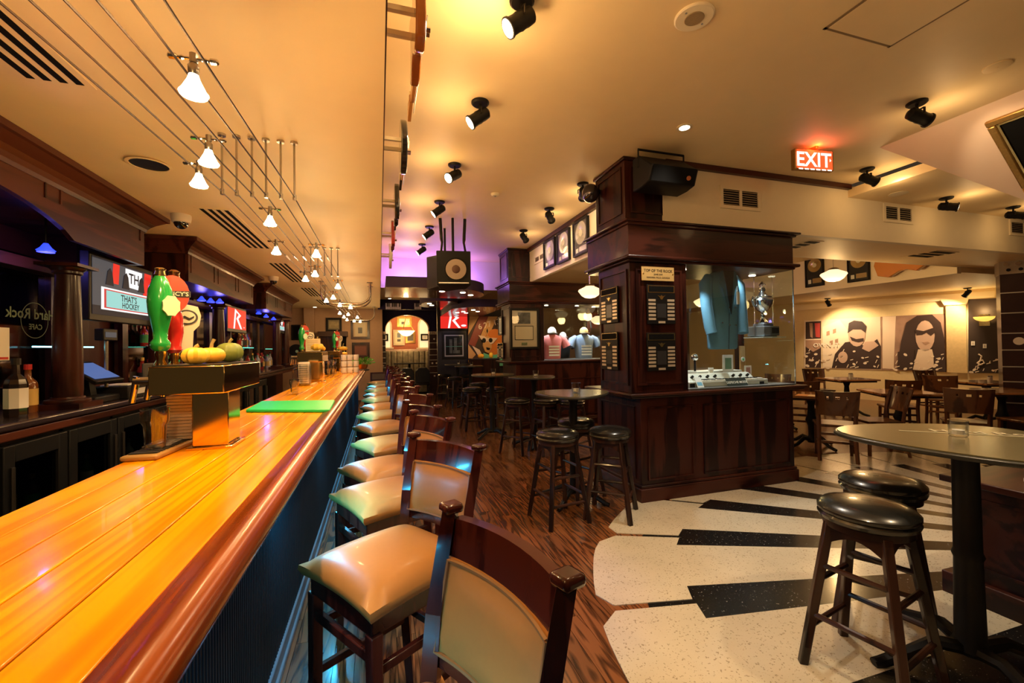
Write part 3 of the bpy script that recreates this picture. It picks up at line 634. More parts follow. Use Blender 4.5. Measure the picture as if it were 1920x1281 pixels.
gourd(top_at(603,6.45,BT+.415), .05, .07, 8, .04, GO, 'small orange gourd beside the pumpkin on the second tower')
gourd(top_at(643,8.9,BT+.415), .09, .08, 7, .05, GY, 'low yellow gourd on the farthest tower', .06)
gourd((-.74,10.1,BT+.301), .07, .08, 7, .05, GO, 'small orange gourd at the bar end')
# items near the front tower
q = at_z(275,860,BT); t = thing('drip_tray', 'wooden edged rubber drip tray under the pint glass', 'tray', (-.90,2.30,BT), math.radians(-4))
part(MB().box(-.065,-.24,0,.065,.26,.022), 'tray_body', M('tray_wood',(.42,.25,.08),.4,noise=.1), t, bv=.008)
ri = MB()
for k in range(12): ri.box(-.05,-.21+k*.037,.022,.05,-.185+k*.037,.027)
part(ri, 'rubber_mat', M('rubber',(.03,.028,.025),.6), t)
def pint(loc, s, desc, group=None):
    t = thing('pint_glass', desc, 'glass', loc, 0, group)
    pr = [(.030,0),(.032,.004),(.033,.03),(.036,.085),(.044,.10),(.045,.15),(.0435,.15),(.0425,.103),(.034,.087),(.030,.02),(.001,.014)]
    part(MB().lathe([(a*s,b*s) for a,b in pr], n=20), 'glass_wall', GLASS, t, smooth=True); return t
pint((-.905,2.17,BT+.028), 1.12, 'empty faceted pint glass on the wooden drip tray')
t = thing('napkin_stack', 'tall stack of white paper napkins beside the brass pedestal', 'napkins', (-.885,2.40,BT))
for k in range(14): part(MB().box(-.05+R_.uniform(-.002,.002),-.06+R_.uniform(-.002,.002),.028+k*.0145,.05,.06,.041+k*.0145), 'napkin', WHITEP, t, bv=.003)
single(MB().box(-.965,2.20,BT+.028,-.87,2.36,BT+.032).box(-.955,2.22,BT+.032,-.88,2.35,BT+.035), 'bar_mat', M('printed_mat',(.35,.34,.34),.6,noise=.9,nscale=60), 'grey printed flyer on the drip tray', 'flyer')
gb = [at_z(p[0],p[1],BT+.022) for p in ((461,768),(490,752),(628,750),(619,768))]
single(MB().prism([(p.x,p.y) for p in gb][::-1] , (0,0,BT+.001), h=.021), 'cutting_board', GREEN, 'bright green plastic cutting board lying on the bar', 'cutting board', bv=.006)
pint((-.80,4.65,BT), 1.0, 'single clear glass behind the green board')
# stacked plates / cups by second tower
t = thing('napkin_jug', 'stack of white napkins in a glass jug by the second tower', 'jug', (-.88,5.75,BT))
part(MB().lathe([(.06,0),(.075,.01),(.08,.12),(.075,.26),(.072,.26),(.075,.12),(.06,.02)], n=20), 'jug_wall', GLASS, t, smooth=True)
for k in range(10): part(MB().box(-.055,-.055,.03+k*.026,.055,.055,.052+k*.026), 'napkin', WHITEP, t)
part(MB().tube([(-.075,0,.22),(-.12,0,.2),(-.125,0,.1),(-.078,0,.06)],.008,8), 'handle', GLASS, t, smooth=True)
single(MB().box(-.96,5.62,BT,-.74,5.95,BT+.018) if False else MB().box(-.80,5.62,BT,-.76,5.98,BT+.02), 'wooden_rest', M('blond_wood',(.6,.4,.15),.5), 'short blond wood strip beside the napkin jug', 'wood strip')
t = thing('menu_card', 'cream menu card standing on the second tower', 'menu', V((at_y(587,652,6.25).x,6.25,BT+.415)))
part(MB().box(-.09,-.004,0,.09,.004,.17), 'card', M('menu_cream',(.85,.68,.42),.7), t)
li = MB()
for k in range(6): li.box(-.07,-.005,.03+k*.022,.06,-.0042,.034+k*.022)
part(li, 'printed_lines', M('menu_ink',(.45,.28,.12),.8), t)
tw_ = at_z(614,700,BT)
i = 0
for (px,Y,h) in ((618,7.6,1),):
    pass
k = 0
GLB = M('stacked_glass',(.7,.68,.66),.12,coat=.4,noise=.2,nscale=40)
gcol = [(-.80,7.55),(-.72,7.6),(-.66,7.75)]
for (x,y) in gcol[:2]:
    for z in range(2):
        pint((x,y,BT+.01+z*.13), .95, '%s glass of the pair stacked by the third tower, %s column' % (['lower','upper'][z], ['left','right'][k]), 'stacked glasses'); 
    k += 1
for a in range(3):
    for z in range(3):
        t = thing('tumbler', '%s tumbler in the %s column of the glass stack at the bar end' % (['bottom','middle','top'][z], ['left','centre','right'][a]), 'glass', (-.62+a*.105,8.35+a*.02,BT+z*.115), 0, 'tumblers stacked at the bar end')
        part(MB().lathe([(.036,0),(.048,.01),(.05,.10),(.048,.108),(.044,.1),(.032,.02),(.001,.015)], n=16), 'glass_wall', GLB, t, smooth=True)
# dark bottles cluster beside third tower
for j in range(4): bottle((-.86+.05*(j%2),8.0+.12*j,BT), .34, .035, 'd', 4, 0, '%s dark bottle from the left beside the stacked tumblers' % ORD[j], 'dark bottles at the bar end')
# potted greens at the end of the bar
LEAF = M('bright_leaf',(.10,.34,.03),.5); 
t = thing('potted_herbs', 'copper bowl of bright green herbs at the bar end', 'plant', (-.34,9.6,BT))
part(MB().lathe([(.07,0),(.10,.05),(.11,.12),(.10,.12),(.09,.05)], n=20), 'bowl', M('copper_bowl',(.5,.2,.06),.3,.8), t, smooth=True)
fo = MB(); rr = random.Random(3)
for k in range(220):
    a = rr.uniform(0,6.28); el = rr.uniform(.1,1.3); l = rr.uniform(.08,.24); d = V((math.cos(a)*math.cos(el)*1.25,math.sin(a)*math.cos(el),math.sin(el)*.7)); b = V((0,0,.11))+d*l; s = rr.uniform(.012,.024)
    e1 = d.orthogonal().normalized(); e2 = d.cross(e1)
    fo.add([b-d*s*1.4, b+e1*s, b+d*s*1.6, b-e1*s, b+e2*.006], [(0,1,4),(1,2,4),(2,3,4),(3,0,4)])
q = part(fo, 'foliage', LEAF, t); q['kind'] = 'stuff'
sm = MB()
for k in range(14):
    a = k*.45; sm.tube([(0,0,.08),(.06*math.cos(a),.06*math.sin(a),.15),(.13*math.cos(a),.12*math.sin(a),.2)],.003,5)
part(sm, 'stems', LEAF, t)
single(MB().lathe([(.15,0),(.165,.008),(.165,.02),(.15,.024)], (-.36,9.2,BT), 24), 'serving_tray', BLACK, 'round black serving tray at the end of the bar', 'tray', smooth=True)
single(MB().box(-.42,8.75,BT,-.28,8.95,BT+.012), 'red_mat', M('red_cloth',(.5,.05,.03),.6), 'small red mat near the end of the bar', 'mat')
# ================================================================ BAR CEILING
ZW = 2.38
WX = [-.83,-.77,-.68,-.62,-.53,-.47]
RODX = [-.815,-.745,-.67,-.60,-.525,-.455]
RY = [2.70,5.40]
for r,(ry) in enumerate(RY):
    for k,x in enumerate(RODX):
        t = thing('standoff_rod', '%s steel rod from the left holding the wires, %s row' % (ORD[k], ['nearer','farther'][r]), 'rod', (x,ry,ZB), 0, 'wire stand-off rods')
        part(MB().cyl((0,0,-.012),(0,0,0),.02,n=12), 'ceiling_plate', STEEL, t); part(MB().cyl((0,0,-.32),(0,0,-.012),.0055,n=8), 'shaft', STEEL, t); part(MB().cyl((0,0,-.335),(0,0,-.305),.010,n=8), 'clamp', STEEL, t)
WIRE = M('wire_dark',(.025,.012,.005),.6,spec=.2)
for k in range(6):
    x = RODX[k]
    t = thing('lighting_wire', '%s tensioned lighting wire from the left above the bar' % ORD[k], 'wire', (x,4,ZW), 0, 'tensioned wires above the bar')
    part(MB().tube([(x,-.6,2.24),(x,1.2,2.30),(x,RY[0],ZW),(x,RY[1],ZW),(x,8.15,2.33),(x,11.0,2.36),(x,13.35,2.40)], .0034, 5), 'cable', WIRE, t, world=True)
    tb = MB().cyl((x,4.35,ZW),(x,4.47,ZW),.010,n=8).cyl((x,4.47,ZW),(x,4.56,ZW),.006,n=8)
    part(tb, 'turnbuckle', STEEL, t, world=True, smooth=True)
def halogen(loc, i):
    t = thing('halogen_pendant', '%s bare halogen lamp clipped to the ceiling wires from the camera' % ORD[i], 'lamp', loc, 0, 'halogen lamps on wires')
    bar_ = MB().cyl((-.052,0,0),(.052,0,0),.0045,n=8)
    for s in (-1,1):
        bar_.lathe([(.004,-.012),(.009,-.008),(.009,.008),(.004,.012)], (s*.05,0,0), 8, (1,0,0)); bar_.lathe([(.004,-.007),(.007,0),(.004,.007)], (s*.028,0,0), 8, (1,0,0))
    part(bar_, 'crossbar', CHROME, t, smooth=True); part(MB().cyl((0,0,-.012),(0,0,.014),.011,n=8), 'hub', STEEL, t)
    part(MB().lathe([(.011,-.048),(.014,-.04),(.014,-.02),(.008,-.012)][::-1], n=12), 'socket', STEEL, t, smooth=True)
    part(MB().lathe([(.012,-.046),(.016,-.06),(.030,-.09),(.036,-.098),(.033,-.104),(.01,-.107)], n=18), 'bulb', BULB, t, smooth=True)
    return t
FIX = [(-.50,.52),(-.49,1.40),(-.64,1.97),(-.78,2.28),(-.635,2.95),(-.78,3.82),(-.49,3.86),(-.635,4.88),(-.78,5.24),(-.49,5.79),(-.635,6.74),(-.78,7.21),(-.635,7.85),(-.49,8.25),(-.78,9.6),(-.635,9.9),(-.78,10.7),(-.49,10.8),(-.78,11.7),(-.635,12.2),(-.49,12.4)]
for i,(x,y) in enumerate(FIX):
    z = ZW if 2.7 <= y < 6 else (2.25+(y+.4)*.042 if y < 2.7 else 2.35)
    halogen((x,y,z), i)
    light('POINT', (x,y,z-.125), (36 if y < 1.5 and y > 1 else {-.49:14,-.50:14}.get(x, 8 if x > -.7 else 4.5)), WARM, .025, name='halogen_light'); light('SPOT', (x,y,z-.12), 26, WARM, .02, (x-.1,y+.03,1), 64, .45, name='halogen_beam')
# bent tube rails
for i,(y,x0,x1) in enumerate(((8.05,-.95,-.15),(8.55,-.95,-.15),(12.6,-.95,-.12))):
    t = thing('tube_rail', ['nearer','second','farthest'][i]+' bent steel tube hanging from the bar ceiling', 'tube rail', (-.55,y,ZB), 0, 'bent tube rails')
    pts = [(x0,y,ZB)]+[(x0+.18-.18*math.cos(a*math.pi/12),y,ZB-.22-.16*math.sin(a*math.pi/12)) for a in range(7)]+[(x1-.18+.18*math.sin(a*math.pi/12),y,ZB-.22-.16*math.cos(a*math.pi/12)) for a in range(7)]+[(x1,y,ZB)]
    part(MB().tube(pts,.018,10), 'tube', M('warm_steel',(.55,.48,.42),.25,1), t, world=True, smooth=True)
    for xx in (x0,x1): part(MB().cyl((xx,y,ZB-.01),(xx,y,ZB),.05,n=14), 'flange', STEEL, t, world=True)
# slot vents
def slots(i, a, b, n, desc):
    t = thing('slot_vent', desc, 'air vent', ((a[0]+b[0])/2,(a[1]+b[1])/2,ZB-.004), 0, 'slot vents over the bar')
    x0,x1 = sorted((a[0],b[0])); y0,y1 = a[1],b[1]; w = (x1-x0)/(2*n-1)
    part(MB().box(x0-.03,y0-.03,ZB-.004,x1+.03,y1+.03,ZB), 'frame', CEIL, t, world=True)
    for k in range(n): part(MB().box(x0+2*k*w,y0,ZB-.006,x0+(2*k+1)*w,y1,ZB-.003), 'slot', MATTBLACK, t, world=True)
slots(0,(-1.44,1.0),(-1.24,2.36),4,'slot air vent at the top left corner over the bar'); slots(1,(-1.42,4.15),(-1.21,5.58),4,'slot air vent between the two nearer canopies')
slots(2,(-1.42,6.5),(-1.21,8.2),4,'slot air vent over the middle canopy'); slots(3,(-1.42,8.95),(-1.21,10.3),4,'slot air vent over the farthest canopy'); slots(4,(-1.42,11.0),(-1.21,12.2),4,'slot air vent near the far wall')
for i,(x,y) in enumerate(((-1.64,4.40),(-1.62,7.72))):
    t = thing('dome_camera', ['nearer','farther'][i]+' white dome security camera on the bar ceiling', 'camera', (x,y,ZB), 0, 'dome cameras')
    part(MB().lathe([(.075,0),(.075,-.03),(.068,-.065),(.055,-.07)], n=20), 'housing', M('camera_beige',(.65,.56,.46),.5), t, smooth=True); part(MB().sphere((0,0,-.068),.055,16,6,-1,0), 'dome', M('smoked_dome',(.01,.01,.01),.05,coat=1), t, smooth=True)
t = thing('ceiling_speaker', 'round dark recessed speaker in the bar ceiling', 'speaker', (-1.38,3.25,ZB)); part(MB().lathe([(.11,-.002),(.12,-.008),(.10,-.010),(.10,-.004)], n=28), 'rim', CEIL, t, smooth=True); part(MB().cyl((0,0,-.006),(0,0,-.001),.10,n=28), 'grille', BLACK, t)
for i,(px,py) in enumerate(((601,583),(608,587),(733,601))):
    p = at_z(px,py,ZB); p.y = min(p.y,12.9); 
    if i == 2: p = V((.3,12.5,2.93))
    t = thing('downlight', ['left of two tiny downlights by the far wall','right of two tiny downlights by the far wall','small downlight beyond the soffit end'][i], 'downlight', p, 0, 'small downlights'); part(MB().cyl((0,0,-.008),(0,0,0),.05,n=14), 'trim_ring', STEEL, t); part(MB().cyl((0,0,-.012),(0,0,-.008),.04,n=14), 'lens', DOWN, t)
# ================================================================ MAIN CEILING
def spot(loc, aim, i, desc, power=16, ang=70, leak=4):
    t = thing('spotlight', desc, 'spotlight', loc, 0, 'black ceiling spotlights')
    d = (V(aim)-V(loc)).normalized(); d = V((d.x,d.y,min(d.z,-.25))).normalized()
    part(MB().lathe([(.066,0),(.066,-.01),(.055,-.02)], n=20), 'canopy', BLACK, t, smooth=True)
    part(MB().cyl((0,0,-.02),(0,0,-.07),.010,n=8), 'stem', BLACK, t)
    c = V((0,0,-.105)); sd = d.cross(V((0,0,1))).normalized()
    yk = MB().bar(c+sd*.055+V((0,0,.04)), c+sd*.055-V((0,0,.005)), .014,.006).bar(c-sd*.055+V((0,0,.04)), c-sd*.055-V((0,0,.005)),.014,.006).bar(c+sd*.055+V((0,0,.04)),c-sd*.055+V((0,0,.04)),.014,.006)
    part(yk, 'yoke', BLACK, t)
    part(MB().lathe([(.02,-.075),(.042,-.06),(.046,-.02),(.044,.0),(.047,.02),(.044,.04),(.046,.085),(.053,.087),(.053,.098),(.045,.099)], c, 18, d), 'can', BLACK, t, smooth=True)
    part(MB().cyl(c+d*.092, c+d*.0995, .045, n=18), 'lens', LENS, t)
    L0 = V(loc)+c+d*.115
    light('POINT', L0+d*.10-V((0,0,.06)), leak, (1,.62,.27), .09, name='spotlight_spill'); light('SPOT', L0, power, WHITE if False else (1,.74,.44), .03, L0+d, ang, .6, name='spotlight_beam')
    return t
ys_ = [2.09,3.06,4.18,5.29,6.42,7.54]
for i,y in enumerate(ys_):
    spot((.735,y,ZM), (.10,y+(.05 if i != 2 else -.35),2.85), i, '%s ceiling spotlight from the camera, aimed at the guitars' % ORD[i], 60, 85, 18 if i == 0 else 6)
for i,(x,y,ax,ay) in enumerate(((2.2,4.3,2.69,5.0),(2.16,5.19,2.69,5.5),(2.17,6.27,2.69,6.5))):
    spot((x,y,ZM), (ax,ay+.3,3.0), i, '%s ceiling spotlight aimed at the framed discs, counted from the pillar' % ORD[i], 18)
spot((3.94,2.16,ZM), (4.75,1.95,3.0), 0, 'ceiling spotlight aimed at the gilt framed picture', 14)
spot((4.93,3.15,ZM), (5.3,3.0,3.15), 0, 'ceiling spotlight to the right of the exit sign', 14)
spot((6.40,3.25,3.18), (6.9,2.6,3.0), 0, 'ceiling spotlight on the lower right ceiling', 12)
spot((7.70,3.25,3.18), (8.2,2.6,3.0), 0, 'ceiling spotlight at the right edge of the frame', 12)
t = thing('ceiling_speaker', 'round cream ceiling speaker with perforated centre', 'speaker', (1.69,1.93,ZM))
part(MB().lathe([(.105,0),(.105,-.006),(.098,-.012),(.05,-.012)], n=32), 'rim', CREAM, t, smooth=True); part(MB().lathe([(.053,-.0125),(.05,-.016),(.002,-.016)], n=24), 'grille', M('grille_tan',(.30,.22,.12),.6,noise=.5,nscale=400), t); part(MB().cyl((.07,.02,-.014),(.07,.02,-.012),.006,n=8), 'screw', STEEL, t); part(MB().cyl((-.07,-.02,-.014),(-.07,-.02,-.012),.006,n=8), 'screw', STEEL, t)
t = thing('downlight', 'lit recessed downlight above the pillar speaker', 'downlight', (2.46,2.95,ZM)); part(MB().lathe([(.062,0),(.064,-.006),(.048,-.008)], n=24), 'trim_ring', CREAM, t, smooth=True); part(MB().cyl((0,0,-.009),(0,0,-.004),.042,n=20), 'lens', LENS, t); light('SPOT', (2.46,2.95,ZM-.03), 120, WHITE, .04, (2.3,2.5,0), 110, .5, name='downlight_beam')
t = thing('smoke_detector', 'small round cream smoke detector on the main ceiling', 'smoke detector', (1.33,4.85,ZM)); part(MB().lathe([(.05,0),(.05,-.012),(.035,-.03),(.001,-.032)], n=20), 'cover', CREAM, t, smooth=True); part(MB().cyl((0,0,-.035),(0,0,-.031),.012,n=10), 'sensor', STEEL, t)
t = thing('ceiling_hatch', 'square access hatch flush in the main ceiling', 'hatch', (2.75,1.5,ZM-.004))
part(MB().box(2.5,1.2,ZM-.004,3.02,1.78,ZM-.001), 'panel', CEIL, t, world=True); part(MB().box(2.48,1.18,ZM-.003,2.5,1.8,ZM-.0005).box(3.02,1.18,ZM-.003,3.035,1.8,ZM-.0005).box(2.48,1.78,ZM-.003,3.03,1.795,ZM-.0005), 'shadow_gap', M('gap_tan',(.25,.17,.09),.8), t, world=True)
t = thing('ceiling_disc', 'flat round ceiling plate near the sloped soffit', 'ceiling plate', (3.95,1.72,ZM)); part(MB().lathe([(.07,0),(.07,-.006),(.06,-.01)], n=24), 'plate', CEIL, t, smooth=True); part(MB().cyl((0,0,-.013),(0,0,-.01),.008,n=8), 'screw', CEIL, t)
# exit sign
t = thing('exit_sign', 'glowing red exit sign hung from the main ceiling', 'sign', (3.9,2.92,3.10))
U = V((.97,-.12,0)).normalized(); N = V((U.y,-U.x,0)).normalized(); o = V((3.68,2.95,3.105))
EXR = M('exit_red',(.8,.08,.02),.4,emit=(1,.08,.02),es=1.6); EXW = M('exit_white',(1,.9,.85),.4,emit=(1,.72,.66),es=2.0)
part(MB().prism([(0,0),(.42,0),(.42,.19),(0,.19)], o-N*.05, U, (0,0,1), N, .05), 'housing', GOLDF, t, world=True, bv=.005)
part(MB().prism([(.02,.01),(.40,.01),(.40,.18),(.02,.18)], o, U, (0,0,1), N, .004), 'face', EXR, t, world=True)
part(MB().text('EXIT', .185, o+U*.195+V((0,0,.03)), U, (0,0,1), N, .006), 'lettering', EXW, t, world=True)
part(MB().prism([(.37,.08),(.385,.095),(.37,.11)], o, U, (0,0,1), N, .006), 'arrow', EXW, t, world=True)
mb = MB()
for k in range(6): mb.prism([(.04+k*.062,-.002),(.08+k*.062,-.002),(.075+k*.062,.008),(.035+k*.062,.008)], o, U, (0,0,1), N, .006)
part(mb, 'underlight', EXW, t, world=True)
part(MB().bar(o+U*.21-N*.025+V((0,0,.19)), o+U*.21-N*.025+V((0,0,.215)), .1,.03), 'mount', GOLDF, t, world=True)
light('POINT', o+U*.21+N*.02+V((0,0,.205)), 5, (1,.10,.02), .05, name='exit_glow')
# wall grilles
def grille(o, U, w, h, N, desc):
    o,U,N = V(o),V(U),V(N); t = thing('wall_grille', desc, 'air vent', o, 0, 'cream wall grilles'); fr = .035
    m = MB()
    for a,b,c,d in ((0,0,w,fr),(0,h-fr,w,h),(0,fr,fr,h-fr),(w-fr,fr,w,h-fr),(w/2-.015,fr,w/2+.015,h-fr)): m.prism([(a,b),(c,b),(c,d),(a,d)], o, U, (0,0,1), N, .014)
    part(m, 'frame', CREAM, t, world=True)
    part(MB().prism([(fr,fr),(w-fr,fr),(w-fr,h-fr),(fr,h-fr)], o, U, (0,0,1), N, .002), 'dark_back', MATTBLACK, t, world=True)
    n = max(5,int((h-2*fr)/.022))
    for k in range(n):
        z = fr+(h-2*fr)*(k+.5)/n; part(MB().prism([(fr,z-.003),(w-fr,z-.003),(w-fr,z+.003),(fr,z+.003)], o, U, (0,0,1), N, .009), 'slat', M('slat_tan',(.38,.29,.17),.5) if k == 0 and 'slat_tan' not in bpy.data.materials else bpy.data.materials['slat_tan'], t, world=True)
g0 = at_y(1350,390,3.55); g1 = at_y(1424,360,3.55); grille((g0.x,3.55,g0.z), (1,0,0), g1.x-g0.x, g1.z-g0.z+.02, (0,-1,0), 'cream double wall grille beside the pillar speaker')
g0 = at_y(1656,416,3.55); g1 = at_y(1710,388,3.55); grille((g0.x,3.55,g0.z), (1,0,0), g1.x-g0.x, g1.z-g0.z, (0,-1,0), 'cream double wall grille below the lower right ceiling')
g0 = at_y(1892,441,3.55); g1 = at_y(1945,418,3.55); grille((g0.x,3.55,g0.z), (1,0,0), g1.x-g0.x, g1.z-g0.z, (0,-1,0), 'cream double wall grille at the right edge')
g0 = at_x(1003,497,2.69); g1 = at_x(1022,470,2.69); grille((2.69,g0.y,g0.z), (0,-1,0), g0.y-g1.y, g1.z-g0.z, (-1,0,0), 'small grille left of the framed discs')
# soffit slot vents right
for i,(a,b) in enumerate((((1478,462),(1560,448)),((1700,480),(1830,467)))):
    p = at_z(*a,ZB); q = at_z(*b,ZB); t = thing('soffit_vent', ['left','right'][i]+' black slot vent under the right soffit', 'air vent', (p.x,p.y,ZB-.01), 0, 'soffit vents')
    x0,x1 = sorted((p.x,q.x)); y0 = 3.75
    part(MB().box(x0-.03,y0-.03,ZB-.004,x1+.03,y0+.4,ZB), 'frame', CEIL, t, world=True)
    for k in range(3): part(MB().box(x0,y0+.12*k,ZB-.008,x1,y0+.12*k+.07,ZB-.003), 'slot', MATTBLACK, t, world=True)
# recessed speaker in the lower ceiling
t = thing('recessed_downlight', 'black oval recessed lamp in the lower right ceiling', 'downlight', (5.66,3.30,3.18)); part(MB().lathe([(.085,0),(.09,-.006),(.07,-.009)], n=24), 'rim', CREAM, t, smooth=True); part(MB().cyl((0,0,-.008),(0,0,-.004),.07,n=24), 'baffle', MATTBLACK, t)
# gilt framed picture on the slope
n_ = V((-1,0,-1)).normalized(); U = V((0,-1,0)); D = V((1,0,-1)).normalized(); o = V((4.60,2.08,ZM-.09))+n_*.005
t = thing('gilt_picture', 'dark picture in a wide gilt frame on the sloped soffit', 'picture', o)
W_,H_ = 1.1,.72; fw = .05; m = MB()
for a,b,c,d in ((0,0,W_,fw),(0,H_-fw,W_,H_),(0,fw,fw,H_-fw),(W_-fw,fw,W_,H_-fw)): m.prism([(a,b),(c,b),(c,d),(a,d)], o, U, D, n_, .035)
part(m, 'frame', GOLDF, t, world=True, bv=.01)
m = MB()
for a,b,c,d in ((fw,fw,W_-fw,fw+.015),(fw,H_-fw-.015,W_-fw,H_-fw),(fw,fw,fw+.015,H_-fw),(W_-fw-.015,fw,W_-fw,H_-fw)): m.prism([(a,b),(c,b),(c,d),(a,d)], o, U, D, n_, .022)
part(m, 'inner_lip', GOLD, t, world=True); part(MB().prism([(fw,fw),(W_-fw,fw),(W_-fw,H_-fw),(fw,H_-fw)], o, U, D, n_, .008), 'canvas', MATTBLACK, t, world=True)
# small red guitar peeking below the slope edge
# ================================================================ GUITARS ON THE SOFFIT FACE
def guitar(y, z, ln, flipd, body, guard, desc, i, shape=0):
    """lies along Y against the soffit, body nearer the camera"""
    t = thing('electric_guitar', desc, 'guitar', (.037,y,z), 0, 'guitars mounted on the soffit face')
    s = ln; out = [(-.0,-.06),(.03,-.15),(.10,-.175),(.17,-.15),(.215,-.115),(.26,-.125),(.33,-.165),(.40,-.165),(.395,-.12),(.35,-.09),(.34,-.03),(.345,.05),(.40,.11),(.41,.15),(.35,.155),(.27,.12),(.21,.115),(.14,.16),(.07,.165),(.015,.12)]
    if shape == 1: out = [(.22+.22*math.cos(a*math.pi/10), (.165-.03*math.cos(2*a*math.pi/10))*math.sin(a*math.pi/10)) for a in range(20)]
    X0 = .13
    b = part(MB().prism([(p[0]*s,p[1]*s) for p in out], (X0,0,0), (0,1,0), (0,0,1), (1,0,0), .045), 'body', body, t, bv=.008)
    part(MB().box(X0+.03,.33*s,-.026*s,X0+.055,.80*s,.026*s), 'neck', M('maple_neck',(.45,.22,.06),.3) if 'maple_neck' not in bpy.data.materials else bpy.data.materials['maple_neck'], t, bv=.004)
    part(MB().prism([(.80,-.026),(.98,-.05),(1.0,-.02),(.97,.03),(.80,.026)] if s else [], (X0+.025,0,0), V((0,s,0)), V((0,0,s)), (1,0,0), .02), 'headstock', body if i != 0 else bpy.data.materials['maple_neck'], t)
    pg = MB()
    for k in range(6): pg.cyl((X0+.03,(.82+.026*k)*s,.03*s),(X0+.03,(.82+.026*k)*s,.055*s),.006,n=6)
    part(pg, 'tuning_pegs', CHROME, t)
    part(MB().prism([(.08*s,-.09*s),(.30*s,-.08*s),(.32*s,.04*s),(.2*s,.07*s),(.1*s,.05*s)], (X0+.045,0,0), (0,1,0), (0,0,1), (1,0,0), .004), 'pickguard', guard, t)
    for k in range(3): part(MB().box(X0+.049,(.13+.06*k)*s,-.04*s,X0+.058,(.155+.06*k)*s,.04*s), 'pickup', IVORY if i else BLACK, t)
    for k in range(2): part(MB().cyl((X0+.045,(.07+.03*k)*s,-.09*s),(X0+.068,(.07+.03*k)*s,-.09*s),.011,n=10), 'knob', CHROME, t)
    part(MB().cyl((X0+.06,.10*s,0),(X0+.062,.96*s,0),.003,n=4), 'strings', STEEL, t)
    for yy in (.10,.26): part(MB().box(.0,yy*s-.012,-.012,X0+.012,yy*s+.012,.012), 'bracket', IVORY, t)
SB = M('sunburst_wood',(.38,.13,.03),.2,coat=.6,noise=.3,nscale=10); GB = M('guitar_black',(.015,.014,.014),.15,coat=.7); GR = M('guitar_red',(.22,.02,.02),.15,coat=.7); GW = M('guitar_white',(.7,.66,.58),.2,coat=.6)
guitar(1.85, 3.02, .98, 0, SB, IVORY, 'brown sunburst guitar nearest the camera on the soffit', 0)
guitar(3.08, 3.02, 1.0, 0, GB, IVORY, 'black single-cut guitar, second along the soffit', 1, 1)
guitar(4.42, 3.02, 1.05, 0, GB, BLACK, 'black double-cut guitar, third along the soffit', 2)
guitar(5.70, 3.02, 1.0, 0, GR, IVORY, 'dark red guitar, fourth along the soffit', 3)
guitar(7.0, 3.02, 1.05, 0, GW, BLACK, 'white and black guitar, farthest along the soffit', 4, 1)
